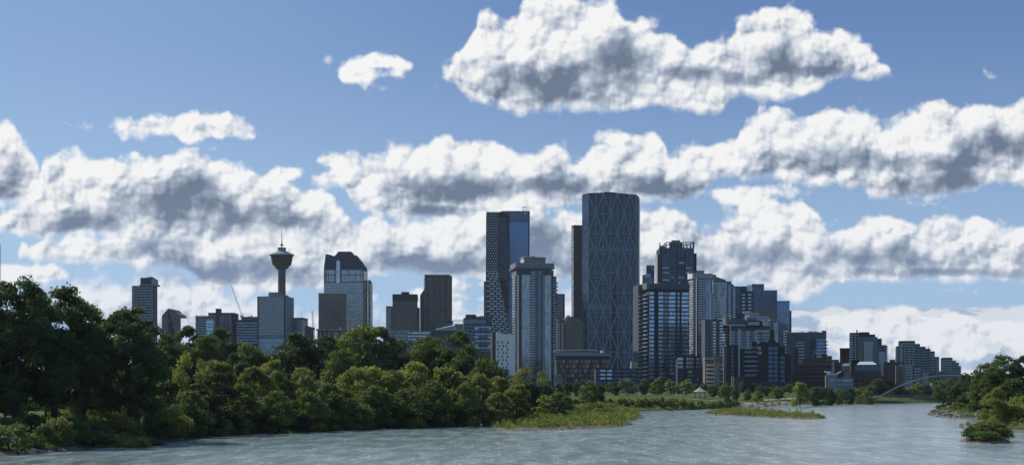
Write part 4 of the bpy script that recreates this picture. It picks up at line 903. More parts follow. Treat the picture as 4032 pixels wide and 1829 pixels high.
me = MB().prism([b.loc(*p) for p in [(2806,1.4),(2822,-.8),(2850,-2.1),(2873,0),(2888,5),(2894,13.6),(2889,15),(2850,6),(2807,6)]], 0, .5).mesh('floor_slab', M['bluegrey']); b.rep('floor_slab', me, [(0, 0, b.z(1124 + 9.6 * i)) for i in range(26)])
b.balc(2808, 2822, 1110, 1300, 9.6, 'bluegrey', 'g_pale', y0=1.5, out=2); b.balc(2866, 2876, 1120, 1280, 9.6, 'bluegrey', 'g_silver', y0=2, out=2); b.balc(2880, 2892, 1124, 1280, 9.6, 'bluegrey', 'g_silver', y0=8, out=2)
b = B('mid_balcony_block', 'shorter balcony block in front of the rounded glass tower', 2776, 2845, 1080, 0, 20)
b.box('wall', 'slate', 2776, 2845, 1256); b.floors('slab_edge', 'greengrey', 1262, 1400, 11.5, .22, p=.3, full=False); b.balc(2806, 2818, 1262, 1400, 11.5, 'offwhite', 'g_silver', out=1.8); b.balc(2832, 2845, 1262, 1400, 11.5, 'offwhite', 'g_silver', out=1.8)
b.cols('pier', 'bluegrey', [2800, 2805], 2.4, 1150, p=.9); b.grid('window', 'g_dark', [2786], [1330 + 11.5 * i for i in range(6)], 16, 7)
b = B('terrace_lowrise', 'low beige building with white balconies and roof planting right of the blue podium', 2776, 2848, 1010, -2, 16)
b.box('wall', 'tan', 2776, 2848, 1412); b.box('terrace_roof', 'offwhite', 2774, 2812, 1410, 1413, -2, 6); b.balc(2782, 2812, 1424, 1520, 15.8, 'offwhite', 'offwhite', out=2.4); b.balc(2836, 2847, 1424, 1520, 15.8, 'offwhite', 'g_silver', out=2)
b.box('window_wall', 'g_grey', 2815, 2835, 1424, None, -.3, .1); b.cols('pier', 'offwhite', [2812], 3, 1414, p=1); 
hd = MB(); r_ = random.Random(2)
P0_ = np.array([(b.lx(r_.uniform(2778, 2846)), r_.uniform(.5, 10), b.z(1412) + r_.uniform(0, 1.2)) for _ in range(260)])
for x, y, z in P0_: hd.face([(x - .5, y, z), (x, y - .4, z + .1), (x + .5, y, z + .3), (x, y + .4, z + .1)])
hd.build('roof_planting', M['leaf_mid'], b.root)
b = B('dark_step_block', 'dark block with balcony bays behind the rounded glass tower', 2895, 2968, 1350, -6, 26)
b.box('wall', 'navy', 2895, 2940, 1129); b.box('wall_right', 'slate', 2940.3, 2968, 1146); b.box('white_box', 'white', 2940.6, 2960, 1121, 1146.2, 2, 8); b.box('roof_slab', 'charcoal', 2893, 2940, 1126.5, 1129.2, -.4, 24)
b.floors('window_band', 'g_navy', 1134, 1240, 9, .5, x0=2897, x1=2915, p=.2, full=False); b.grid('window', 'g_pale', [2928, 2952], [1160 + 13.5 * i for i in range(6)], 13, 7, p=.3); b.floors('slab_edge', 'navy', 1150, 1245, 13.5, .2, x0=2918, p=.8, full=False)
b = B('stepped_blue_tower', 'plain blue-grey tower stepping down in three stages to the right', 2961, 3060, 1600, -9, 36)
b.box('wall', 'g_navy', 2961, 3008, 1120); b.box('wall_step', 'g_navy', 3008.3, 3060, 1145, None, .6, 34); b.box('wall_step', 'g_blue', 3060.4, 3109, 1188, None, 1.2, 33); b.box('wall_step', 'navy', 3109.4, 3116.5, 1223, None, 2, 30)
b.parapet('steelblue', 1121, 1, x1=3008); b.parapet('steelblue', 1146, 1, 3009, 3060, .6, 34); b.parapet('steelblue', 1188, 1, 3061, 3109, 1.2, 33); b.cols('mullion', 'navy', list(range(2966,3008,6)), .8, 1122, p=.2); b.cols('mullion', 'navy', list(range(3014,3060,6)), .8, 1147, p=-.4, d=1); b.floors('floor_line', 'navy', 1126, 1280, 8.4, .14, x1=3008, p=.14, full=False); b.floors('floor_line', 'navy', 1150, 1280, 8.4, .14, x0=3009, x1=3059, y0=.6, p=.14, full=False); b.floors('floor_line', 'slate', 1192, 1300, 8.4, .14, x0=3061, x1=3108, y0=1.2, p=.14, full=False)
b = B('beige_slab', 'flat beige block in front of the stepped blue-grey tower', 2974, 3058, 1450, -9, 20)
b.box('wall', 'tan', 2974, 3058, 1218); b.box('penthouse', 'tan', 2985, 3030, 1213, 1218.2, 4, 14); b.grid('window', 'g_brown', [3050, 3056], [1230 + 8 * i for i in range(4)], 4, 4); b.floors('groove', 'brown', 1226, 1280, 12, .08, full=False)
b = B('white_crowned_block', 'pale block with a bright white roof box behind the framed tower', 2934, 3028, 1300, -8, 20)
b.box('wall', 'palegrey', 2934, 3028, 1243); b.box('roof_box', 'white', 2934, 2951, 1236, 1250, -1, 5); b.box('roof_slab', 'offwhite', 2927, 2950, 1224, 1231, 1, 12); b.box('upper_storey', 'palegrey', 2951.3, 2990, 1229, 1243.2, 2, 14); b.box('lower_step', 'palegrey', 3012, 3030, 1250, 1290, -2, 0); b.grid('window', 'g_grey', [3008, 3018], [1250], 7, 5)
b = B('curved_balcony_block', 'pale residential block with curved white balcony edges at its right end', 3031, 3106, 1250, 0, 26)
b.poly('wall', 'steelblue', [(3031,0),(3066,0),(3095,4),(3106,12),(3106,26),(3031,26)], 1262, ytops=[1260,1262,1272,1284,1284,1260])
me = MB().prism([b.loc(*p) for p in [(3030,-1),(3068,-1.4),(3097,2),(3108,11),(3104,16),(3031,6)]], 0, .55).mesh('floor_slab', M['palegrey']); b.rep('floor_slab', me, [(0, 0, b.z(1276 + 10.4 * i)) for i in range(12)])
b.box('glazing', 'g_pale', 3045, 3064, 1268, None, -.7, .1); b.balc(3082, 3104, 1296, 1396, 10.4, 'palegrey', 'g_silver', y0=4, out=2.6); b.box('roof_curve', 'palegrey', 3031, 3060, 1257, 1262.2, -1, 10)
b = B('white_framed_tower', 'grey residential block with white vertical frames and a dark rounded roof frame', 2875, 3030, 1090, 8, 24, left=2846)
b.box('wall', 'slate', 2875, 3030, 1281); b.box('penthouse', 'slate', 2874, 2940, 1252, 1277, 3, 18); b.box('penthouse_left', 'tan', 2857, 2872, 1248, 1277, 5, 20); b.box('cornice', 'offwhite', 2850, 3031, 1277, 1281.2, -1.6, 22)
b.box('roof_frame', 'black', 2938, 3004, 1261, 1284, -2.6, -1.7); b.box('roof_frame_window', 'g_grey', 2944, 2990, 1266, 1279, -2.9, -2.65); b.box('right_rounding', 'palegrey', 3005, 3029, 1258, 1277, 1, 14); b.box('upper_box', 'greengrey', 2940.4, 2978, 1249, 1261, -1, 8)
b.cols('white_frame', 'white', [2874], 4, 1281, 1358, p=1.2); b.cols('white_frame', 'offwhite', [2910], 7, 1293, p=1.0); b.cols('white_frame', 'offwhite', [2943, 2975], 5, 1300, p=.9); b.box('white_lintel', 'offwhite', 2973, 3028, 1298, 1303, -1, 0)
b.floors('window_band', 'g_grey', 1303, 1450, 11, .6, x0=2880, x1=3026, p=.2, full=False); b.cols('dark_strip', 'g_dark', [2898, 2929, 2960, 2996], 9, 1303, p=.5)
b.balc(3, min(18, b.D - 1), 1284, 1480, 11, 'conc_light', 'g_silver', out=1.6, side='L')
# black building
b = B('black_building', 'black mid-rise with blue window grids, pale balcony lines and a dark chimney shaft', 2861, 3069, 980, -7, 30)
b.box('wall', 'black', 2861, 2906, 1358); b.box('wall_middle', 'black', 2906.3, 2979, 1373); b.box('wall_tall', 'black', 2979.3, 3069, 1347, None, -1.2, 28); b.box('wall_right', 'black', 3069.3, 3091, 1363, None, 1, 26); b.box('wall_low', 'black', 3091.3, 3113, 1396, None, 1.5, 24)
b.box('chimney_shaft', 'black', 3031, 3049, 1296, 1347, 4, 10); b.box('chimney_foot', 'charcoal', 3024, 3054, 1338, 1347.2, 3, 12); b.box('side_wall', 'tan', 2849, 2861, 1362, None, 4, 24)
b.grid('side_window', 'g_dark', [2855], [1372 + 12 * i for i in range(12)], 7, 7, y0=4)
b.floors('balcony_line', 'bluegrey', 1365, 1490, 18.2, .2, x0=2936, x1=2978, p=1.4, full=False); b.grid('window', 'g_navy', [3034, 3054], [1371 + 17.8 * i for i in range(8)], 16, 13, p=1.45); b.grid('window', 'g_navy', [3081], [1408 + 17.8 * i for i in range(6)], 17, 13, p=.1, y0=1)
b.grid('window', 'g_dark', [2884], [1370 + 14 * i for i in range(9)], 10, 9); b.floors('window_band', 'g_dark', 1380, 1490, 18.2, .5, x0=2936, x1=2976, p=.2, full=False); b.cols('mullion', 'charcoal', [2917, 2925, 2932], 2, 1374, p=.4)
b.box('podium', 'navy', 2968, 3112, 1503, None, -2.5, -1.4); b.box('roof_unit', 'black', 2960, 2980, 1343, 1373.2, 5, 14); b.cols('pale_upright', 'palegrey', [2910], 6, 1300, p=1.6)
b.box('satellite_dish', 'offwhite', 2983, 2990, 1345, 1352, -1.6, -1.25); b.box('pale_bay', 'palegrey', 2985, 2996, 1364, 1376, -1.5, -1.25); b.box('pale_bay', 'palegrey', 2984, 3000, 1383, 1394, -1.5, -1.25)  # bays are plain pale grey panels
b = B('entrance_pavilion', 'small beige blocks with a pale pillar at the foot of the black building', 2881, 2930, 900, -6, 10)
b.box('pillar', 'beige', 2881, 2892, 1481, None, 0, 4); b.box('wall', 'brown', 2892.3, 2930, 1484, None, 1, 9); b.box('panel', 'tan', 2908, 2928, 1502, None, .6, 1); b.box('roof', 'charcoal', 2890, 2934, 1481.5, 1484.2, .3, 10)
# right offices
b = B('brown_wide_office', 'wide grey-brown office with a curved blue glass corner and raised right end', 3100, 3240, 1250, -12, 34)
b.box('wall', 'taupe', 3100, 3252, 1309); b.box('lift_block', 'conc_mid', 3236, 3254, 1301, None, 1, 14); b.box('grey_bay', 'slate', 3134, 3166, 1320, None, -.5, .2)
b.poly('curved_glazing', 'g_blue', [(3196,-.3),(3215,-2),(3236,-2),(3251,-.3),(3251,.5),(3196,.5)], 1335); b.floors('floor_band', 'slate', 1343, 1450, 13, .3, x0=3196, x1=3250, p=2.1, full=False); b.floors('window_band', 'g_grey', 1345, 1450, 12, .5, x0=3137, x1=3164, p=.8, full=False)
b.cols('groove', 'brown', [3130, 3168], 2, 1312, p=.25); b.mast(3255, 1268, 1301, 3); b.box('dark_lower', 'charcoal', 3128, 3142, 1370, None, -1.5, -.6); b.parapet('conc_mid', 1310, .6, x1=3234); b.roofbits(1309, 3, 20)
b = B('terraced_office', 'low brown office of receding dark terraces below the wide grey-brown office', 3128, 3270, 1000, -11, 30)
for i, (x0_, x1_, yt) in enumerate([(3147, 3278, 1432), (3138, 3274, 1449), (3126, 3270, 1462), (3120, 3256, 1478), (3128, 3248, 1494)]):
    b.box('terrace_storey', 'darkbrick', x0_, x1_, yt, yt + 18 if i < 4 else None, 8 - 2 * i, 30 + i * .01); b.box('terrace_edge', 'conc_dark', x0_ - 1, x1_ + 1, yt - 1, yt + 4.5, 7.2 - 2 * i, 8 - 2 * i)
b.box('top_wall', 'darkbrick', 3208, 3262, 1422, 1433, 14, 26)
b = B('brown_stepped_block', 'dark brown block stepping down to the right behind the terraced office', 3160, 3304, 1150, -12, 20)
b.box('wall', 'darkbrick', 3160, 3256, 1410); b.box('wall_step', 'darkbrick', 3235, 3256, 1392, 1410.2, 1, 18); b.box('wall_step', 'brown', 3256.3, 3276, 1400); b.box('wall_step', 'darkbrick', 3276.3, 3304, 1415); b.grid('window', 'g_brown', [3264, 3284, 3295], [1424], 5, 5)
b = B('dark_box_block', 'dark square block attached left of the stepped balcony tower', 3307, 3345, 1180, -13, 16)
b.box('wall', 'black', 3307, 3345, 1373); b.parapet('charcoal', 1373, .8); b.box('brick_bay', 'brick', 3312, 3321, 1398, None, -.8, 0); b.box('brick_bay', 'brick', 3330, 3342, 1396, None, -.8, 0)
b = B('stepped_balcony_tower', 'dark tower with balcony stack at left and roof stepping down right of the dark box', 3383, 3455, 1150, -12, 28, left=None)
b.box('wall', 'steelblue', 3383, 3455, 1325); b.box('balcony_core', 'black', 3346, 3383, 1308, None, 1, 24); b.box('upper_storey', 'charcoal', 3383.4, 3424, 1306, 1325.2, 2, 22); b.box('upper_step', 'charcoal', 3424.3, 3446, 1315, 1325.3, 3, 22); b.box('right_step', 'slate', 3455.3, 3472, 1332, None, 2, 26); b.box('right_step', 'slate', 3472.4, 3492, 1357, None, 3, 25)
b.balc(3346, 3360, 1312, 1420, 9.4, 'conc_mid', 'g_grey', y0=1, out=1.8); b.balc(3364, 3382, 1312, 1420, 9.4, 'conc_mid', 'g_grey', y0=1, out=1.8); b.box('stack_pier', 'black', 3372, 3377, 1298, None, -1.4, 1)
b.box('light_strip', 'tan', 3384, 3398, 1332, 1424, -1.3, 0); b.box('light_panel', 'conc_light', 3402, 3436, 1344, 1424, -1.2, 0); b.grid('window', 'g_grey', [3409, 3420, 3430], [1352 + 9.4 * i for i in range(8)], 5.5, 5, p=1.35); b.box('light_panel', 'conc_light', 3460, 3486, 1384, None, .8, 2); b.grid('window', 'g_grey', [3466, 3478], [1392 + 9.4 * i for i in range(8)], 6, 5, p=.1, y0=.8)
b.floors('window_band', 'g_navy', 1330, 1430, 9.4, .55, x0=3437, x1=3454, p=.15, full=False); b.floors('window_band', 'g_navy', 1362, 1430, 9.4, .5, x0=3457, x1=3491, y0=3, p=1.2, full=False)
b = B('brick_museum', 'brown brick building with dark clerestory, pale skylight roofs and two beige chimneys', 3276, 3470, 950, -12, 30)
b.box('wall', 'darkbrick', 3320, 3470, 1457); b.box('left_wall', 'darkbrick', 3276, 3350, 1424, None, 6, 28); b.box('clerestory', 'g_dark', 3368, 3466, 1438, 1457.2, 2, 26); b.box('eave', 'black', 3362, 3470, 1434.5, 1438.2, .5, 28)
def hip(b, name, mt, x0, x1, xi0, xi1, yt, yb, y0, y1):
    a, c = b.lx(x0, y0), b.lx(x1, y0); e, f_ = b.lx(xi0, y0), b.lx(xi1, y0); m_ = (y1 - y0) * .3
    MB().hexa([(a, y0, b.z(yb)), (c, y0, b.z(yb)), (c, y1, b.z(yb)), (a, y1, b.z(yb)), (e, y0 + m_, b.z(yt)), (f_, y0 + m_, b.z(yt)), (f_, y1 - m_, b.z(yt)), (e, y1 - m_, b.z(yt))]).build(name, M[mt], b.root)
hip(b, 'skylight_roof', 'metal_white', 3372, 3456, 3386, 3438, 1422, 1436, .5, 24); hip(b, 'skylight_roof', 'metal', 3314, 3346, 3326, 3344, 1425, 1438, 3, 16); b.box('clerestory', 'g_dark', 3312, 3348, 1438.5, 1456, 4, 20)
b.box('chimney', 'beige', 3276, 3286, 1421, 1470, 3, 7); b.box('chimney', 'beige', 3344, 3352, 1416, 1460, -1, 3); b.box('beige_bay', 'tan', 3322, 3352, 1460, 1486, -1.6, 0); b.cols('groove', 'charcoal', [3372, 3382, 3395, 3402], 3, 1462, 1482, p=.1); b.floors('brick_course', 'brick', 1490, 1530, 14, .15, x0=3360, x1=3469, p=.2, full=False)
b.box('dark_opening', 'black', 3361, 3380, 1488, 1503, -.2, .1); b.box('dark_opening', 'black', 3386, 3402, 1489, 1503, -.2, .1)
b = B('butterfly_roof_building', 'pale blue-white building with a winged butterfly roof below the beige chimney', 3252, 3318, 900, -10, 14)
b.box('wall', 'bluegrey', 3258, 3296, 1474); MB().xprism([(b.lx(3249), b.z(1461)), (b.lx(3262), b.z(1475)), (b.lx(3294), b.z(1475)), (b.lx(3314), b.z(1462)), (b.lx(3313), b.z(1460)), (b.lx(3292), b.z(1470)), (b.lx(3264), b.z(1470)), (b.lx(3251), b.z(1458))], -1, 14).build('roof', M['offwhite'], b.root)
b.box('wing', 'steelblue', 3296.3, 3360, 1484, None, 1, 12); b.floors('window_band', 'g_blue', 1492, 1530, 16, .5, x0=3298, x1=3358, y0=1, p=.1, full=False); b.grid('window', 'g_blue', [3278], [1494], 24, 9); b.box('upper_box', 'offwhite', 3260, 3272, 1460, 1474, 4, 10); b.box('left_edge', 'beige', 3251, 3257, 1476, None, .5, 10)
b = B('brown_right_block', 'plain brown block between the stepped balcony tower and the beige twin blocks', 3493, 3530, 1080, -14, 24)
b.box('wall', 'darkbrick', 3480, 3560, 1424); b.box('upper_wall', 'brown', 3503, 3525, 1414, 1424.2, 3, 15); b.grid('window', 'g_brown', [3500, 3512], [1440 + 11 * i for i in range(5)], 6, 6)
for k, (x0_, x1_, yt, lab) in enumerate([(3527, 3542, 1440, 'left narrow beige balcony block of the pair near the bridge arch'), (3547, 3562, 1433, 'right narrow beige block of the pair with grey glass beside it')]):
    b = B('beige_twin_block', lab, x0_, x1_, 1000, -13, 12, group='beige twin blocks'); b.box('wall', 'tan', x0_, x1_, yt); b.box('roof_cap', 'beige', x0_ - 1, x1_ + 1, yt - 2, yt + .2, -.4, 11)
    if k == 0: b.balc(3528, 3541, 1446, 1510, 11, 'brown', 'tan', out=1.5)
    else: b.box('glass_wing', 'g_grey', 3562.4, 3590, 1437, None, 1, 12); b.floors('floor_band', 'slate', 1446, 1510, 11, .25, x0=3563, x1=3589, y0=1, p=.15, full=False); b.grid('window', 'g_brown', [3554], [1446 + 11 * i for i in range(6)], 5, 6)
b = B('green_stepped_tower', 'dark green-blue apartment towers descending in steps right of the beige twin blocks', 3529, 3605, 1250, -13, 26)
for x0_, x1_, yt, dy in ((3540, 3603, 1343, 0), (3529, 3540, 1364, 2), (3603.3, 3623, 1355, 1), (3623.3, 3645, 1366, 2), (3645.3, 3664, 1374, 3), (3664.3, 3681, 1384, 4), (3681.3, 3698, 1406, 5)):
    b.box('wall', 'slate', x0_, x1_, yt, None, dy, 26 + dy); b.floors('window_band', 'g_green', yt + 6, 1480, 10.2, .5, x0=x0_ + 2, x1=x1_ - 2, y0=dy, p=.12, full=False); b.box('roof_cap', 'greengrey', x0_ + .4, x1_ - .4, yt - 2.4, yt + .1, dy - .5, 24 + dy)
b.cols('groove', 'navy', [3557, 3572, 3588, 3614, 3634, 3655], 2.4, 1362, p=.4, y0=0); b.balc(3543, 3555, 1350, 1460, 10.2, 'greengrey', 'g_grey', out=1.4)
b = B('far_stepped_block', 'lower dark stepped block at the right end of the skyline', 3706, 3752, 1350, -15, 24)
for x0_, x1_, yt, dy in ((3706, 3751, 1409, 0), (3751.3, 3764, 1418, 1), (3764.3, 3776, 1426, 2), (3776.3, 3784, 1440, 3)):
    b.box('wall', 'slate', x0_, x1_, yt, None, dy, 24 + dy); b.floors('window_band', 'g_green', yt + 6, 1490, 9.4, .5, x0=x0_ + 1.5, x1=x1_ - 1.5, y0=dy, p=.12, full=False)
b.box('roof_cap', 'greengrey', 3709, 3748, 1406, 1409.2, .5, 20); b.box('long_low_wing', 'steelblue', 3654, 3746, 1469, None, -60, -45); b.box('wing_roof', 'bluegrey', 3650, 3748, 1463, 1469.2, -61, -44)
b = B('round_topped_block', 'small grey block with rounded top between beige twin blocks and long low wing', 3600, 3656, 1040, -14, 16)
b.box('wall', 'slate', 3600, 3626, 1442); b.floors('window_band', 'g_grey', 1448, 1520, 11, .5, x1=3624, full=False); b.poly('rounded_wall', 'conc_mid', [(3627,1),(3634,-1),(3648,-1),(3656,2),(3656,14),(3627,14)], 1468, ytops=[1464,1462,1462,1466,1466,1464]); b.box('roof_cap', 'brick', 3640, 3680, 1474, 1478, 2, 12)
b.box('small_white_shed', 'white', 3662, 3672, 1507, None, -20, -16); b.box('left_block', 'slate', 3592, 3600, 1440, None, 3, 14)
b = B('left_edge_mast', 'thin lattice mast at the very left edge above the trees', 0, 3, 900, 0, 1, cat='mast')
mb = MB()
for dx, dy in ((0,0),(.5,0),(.25,.5)): mb.tube([(dx, dy, 0), (dx, dy, b.z(962))], .07, 4)
for i in range(80): mb.tube([((i % 2) * .5, 0, b.z(962) - i - 1), (((i + 1) % 2) * .5, 0, b.z(962) - i)], .04, 3)
mb.build('lattice', M['metal_dark'], b.root)

# ------------------------------------------------------------------ arch footbridge, gazebo, beach blocks, paths
r = empty('arch_footbridge', (wx(3430, 880), 880, 0), label='slender grey steel arch footbridge crossing the river at right', cat='bridge')
X0 = wx(3430, 880); pts = []
for px, py in [(3425,1588),(3440,1576),(3470,1556),(3500,1539),(3530,1524),(3560,1511),(3600,1497),(3640,1486),(3680,1479),(3720,1476),(3760,1476),(3800,1481),(3840,1489),(3880,1501),(3920,1517),(3960,1538),(4000,1565),(4020,1588)]:
    t = (px - 3425) / 595; Y = 880 + 60 * t; pts.append((wx(px, Y) - X0, Y - 880, wz(py, Y)))
MB().tube(pts, .33, 8).build('arch', M['bluegrey'], r)
dk = [(wx(p, 880 + 60 * (p - 3425) / 595) - X0, 60 * (p - 3425) / 595, 3.8) for p in (3385, 3500, 3650, 3800, 3950, 4060)]
mb = MB()
for a_, c_ in zip(dk, dk[1:]): mb.hexa([(a_[0], a_[1]-2, 3.3), (c_[0], c_[1]-2, 3.3), (c_[0], c_[1]+2, 3.3), (a_[0], a_[1]+2, 3.3), (a_[0], a_[1]-2, 3.8), (c_[0], c_[1]-2, 3.8), (c_[0], c_[1]+2, 3.8), (a_[0], a_[1]+2, 3.8)])
mb.build('deck', M['conc_mid'], r)
mb = MB(); mb.tube([(p[0], p[1] - 1.9, 5.0) for p in dk], .06, 4); mb.tube([(p[0], p[1] + 1.9, 5.0) for p in dk], .06, 4)
for i in range(60): t = i / 59; x_ = dk[0][0] + (dk[-1][0] - dk[0][0]) * t; y_ = dk[0][1] + (dk[-1][1] - dk[0][1]) * t; mb.tube([(x_, y_ - 1.9, 3.8), (x_, y_ - 1.9, 5.0)], .04, 3)
mb.build('railing', M['metal'], r)
g_x, g_y = wx(2756, 750), 750; g_z = gz(g_x, g_y)
r = empty('gazebo', (g_x, g_y, g_z), .3, label='open gazebo with pale pointed roof at the edge of the lawn', cat='gazebo')
kg = 750 / F; ze = EYE + (HOR - 1541) * kg - g_z; za = EYE + (HOR - 1524) * kg - g_z
MB().lathe([(29.5*kg, ze), (29.5*kg, ze + .12), (12*kg, ze + (za - ze) * .62), (4*kg, za), (.6*kg, za + .2)], 8).build('roof', M['palegrey'], r)
me = MB().tube([(0, 0, -.3), (0, 0, ze + .05)], .13, 6).mesh('post', M['brown'])
for j in range(8): link('post', me, r, (24 * kg * math.cos(j * math.pi / 4 + .39), 24 * kg * math.sin(j * math.pi / 4 + .39), 0))
MB().lathe([(26*kg, -.2), (26*kg, .15)], 8).build('floor', M['conc_mid'], r)
mb = MB()
for j in range(8):
    a = j * math.pi / 4 + .39; c = a + math.pi / 4
    if j != 5: mb.tube([(24*kg*math.cos(a), 24*kg*math.sin(a), .9), (24*kg*math.cos(c), 24*kg*math.sin(c), .9)], .07, 4)
mb.build('railing', M['brown'], r)
for i, (px, py, w, h, lab) in enumerate([(2917,1586,23,8,'leftmost pale concrete block lying on the beach'),(2962,1587,20,7,'pale slab in the pile of blocks on the beach'),(2976,1582,26,6,'longest pale slab on top of the beach pile'),(2950,1592,14,5,'small pale stone in front of the beach pile'),(2985,1588,14,6,'right hand pale stone of the beach pile')]):
    Y = 715 - i * 3; x_ = wx(px, Y); mb = MB(); k = Y / F; z_ = gz(x_, Y)
    mb.hexa([(-w*k/2, -1, -.4), (w*k/2, -1.2, -.4), (w*k/2, 1, -.4), (-w*k/2, 1.1, -.4), (-w*k*.44, -.8, h*k), (w*k*.46, -.9, h*k*.85), (w*k*.42, .8, h*k*.9), (-w*k*.4, .8, h*k)])
    tag(mb.build('stone_block', M['offwhite'], None, (x_, Y, z_)), lab, 'stone block', 'stone blocks on the beach')
for px, py, lab in [(2755, 1558, 'low pale bench on the lawn right before the gazebo')]: pass
M['path'] = wallmat('path', (.33, .31, .28), .9, .2); M['sand'] = wallmat('sand', (.26, .215, .16), .95, .4)
pw_ = lambda px, Y: (wx(px, Y), Y)
drape('path', [pw_(2230, 600), pw_(2262, 603), pw_(2292, 606)], 4.5, M['path'])
drape('promenade', [pw_(2380, 905), pw_(2480, 880), pw_(2560, 850), pw_(2640, 840), pw_(2740, 800), pw_(2850, 790), pw_(3000, 800), pw_(3150, 850)], 4, M['path'])
drape('beach', [pw_(2905, 700), pw_(2950, 718), pw_(3010, 742), pw_(3080, 772), pw_(3140, 802)], 15, M['sand'], .04)
drape('lawn_path', [pw_(2860, 742), pw_(2790, 730), pw_(2700, 735)], 2.2, M['path'], .07)
drape('riverside_path', [pw_(-200, 268), pw_(0, 262), pw_(120, 275), pw_(260, 300), pw_(420, 330)], 4, M['path'])

# ------------------------------------------------------------------ planting
G1 = 'tall cottonwoods at the left edge'; G2 = 'dark cottonwoods behind the riverside willows'; G3 = 'willows along the left bank'; G4 = 'park trees on the far bank'; G5 = 'trees on the right bank'
for a in [
 ('hero1',  60,1062,330,236,'tallest dark cottonwood at the left edge of the view',G1),
 ('hero2', 215,1080,300,246,'tall dark cottonwood between the leftmost tree and the one beside the gridded apartment tower',G1),
 ('hero1', 330,1150,200,262,'narrower shoulder of dark cottonwood sloping down on the right of the tall left clump',G1),
 ('hero2',-110,1100,260,240,'dark cottonwood cut off by the left edge of the view',G1),
 ('hero2', 510,1166,235,252,'broad dark cottonwood directly under the gridded apartment tower',G1)]:
    plant(*a[:5], a[5], group=a[6], name='cottonwood')
for i, (px, top, w, Y) in enumerate([(-40,1380,170,300),(75,1400,150,296),(180,1372,160,304),(290,1390,150,300),(390,1376,160,306),(470,1392,150,300),(565,1380,150,302),(20,1470,140,285),(240,1480,140,288),(440,1470,140,290)]):
    plant(['poplar2','poplar1','willow2'][i % 3], px, top, w, Y, 'lower shaded tree filling the gap behind the tall left cottonwood trunks', group='lower trees behind the left cottonwoods')
for a in [
 ('poplar1', 668,1288,140,400,'dark cottonwood below the gabled grey building'),
 ('poplar3', 745,1266,150,410,'dark cottonwood below the low block with two roof masts'),
 ('poplar2', 812,1300,120,405,'cottonwood crown left of the dark checkered apartment block base'),
 ('poplar3', 882,1272,140,415,'dark cottonwood under the dark apartment block with lift tower'),
 ('poplar2', 985,1335,125,395,'rounder green cottonwood under the low blue glass block'),
 ('willow3',1068,1400,110,370,'yellow-green tree below the white banded office block'),
 ('poplar1',1160,1284,190,400,'broad dark cottonwood right of the white banded office block'),
 ('poplar3',1265,1305,170,405,'dark cottonwood in front of the long parkade with brown columns'),
 ('poplar2',1420,1258,170,410,'high green cottonwood under the arched-window glass tower'),
 ('poplar3',1495,1270,160,415,'dark cottonwood with the highest tip left of the brown banded tower'),
 ('poplar1',1585,1315,150,420,'dark cottonwood below the long low greenish building'),
 ('poplar2',1690,1302,150,410,'cottonwood below the brown pier-fronted tower'),
 ('poplar3',1795,1284,160,405,'dark cottonwood peak left of the flat-roofed blue glass block'),
 ('poplar1',1850,1330,140,400,'dark cottonwood sloping down in front of the flat-roofed blue glass block'),
 ('poplar2',1918,1392,130,390,'low green cottonwood at the left foot of the white building with staggered windows'),
 ('poplar2',1345,1360,120,385,'half hidden cottonwood between two taller dark ones below the parkade'),
 ('poplar3', 930,1375, 90,380,'small dark tree tucked between the two cottonwoods left of the white banded office block')]:
    plant(*a[:5], a[5], group=G2, name='cottonwood')
for a in [
 ('brown',   622,1368, 95,300,'thin reddish brown tree beside the broad left cottonwood'),
 ('willow2', 655,1434,190,292,'dark willow with light top under the thin reddish tree'),
 ('sparse',  745,1372,110,285,'nearly leafless tree with a straight bare trunk in front of the willows'),
 ('willow3', 850,1402,200,305,'wide domed willow with yellow top and brown shaded limbs'),
 ('brown',   842,1440,170,286,'brown bare-limbed willow in front of the yellow domed willow'),
 ('willow1',1000,1436,160,310,'light olive willow right of the wide yellow dome'),
 ('willow2',1095,1452,150,318,'green willow in the middle of the left bank row'),
 ('willow1',1195,1440,150,325,'olive willow with pointed light top below the dark cottonwoods'),
 ('willow2',1290,1500,140,318,'lower willow sloping down between two lighter ones'),
 ('willow1',1395,1438,150,345,'olive willow under the highest green cottonwood'),
 ('willow3',1475,1428,180,350,'bright willow below the brown banded tower'),
 ('willow3',1625,1408,170,360,'highest bright willow of the left bank row'),
 ('willow1',1552,1450,130,350,'olive willow tucked between the two bright willows'),
 ('willow3',1765,1430,180,360,'broad yellow-green willow below the flat-roofed blue glass block'),
 ('willow1',1880,1462,150,366,'olive willow in front of the white building with staggered windows'),
 ('willow2',1830,1500,130,350,'dull green willow in front of two olive ones near the spit'),
 ('willow3',1965,1468,105,376,'small bright willow beside the foot of the grey balcony tower'),
 ('willow3',2035,1500,110,372,'last yellow willow at the right end of the left bank row'),
 ('willow2',1700,1490,150,345,'shaded willow in front of the highest bright willow'),
 ('willow2',1480,1510,150,335,'shaded willow in front of the bright willow below the brown tower'),
 ('willow2',1610,1520,150,338,'dark lower willow over the water right of centre in the row'),
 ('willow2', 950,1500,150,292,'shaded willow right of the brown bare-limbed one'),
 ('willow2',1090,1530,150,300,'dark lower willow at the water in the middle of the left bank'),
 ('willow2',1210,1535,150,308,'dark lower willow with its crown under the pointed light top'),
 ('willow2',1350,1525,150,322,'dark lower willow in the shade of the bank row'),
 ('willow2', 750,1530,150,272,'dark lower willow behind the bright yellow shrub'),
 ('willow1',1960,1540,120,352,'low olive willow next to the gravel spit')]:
    plant(*a[:5], a[5], group=G3, name='willow')
plant('bush4', 640,1572,150,252,'bright yellow-green shrub standing out against the dark trees', group='bank shrubs')
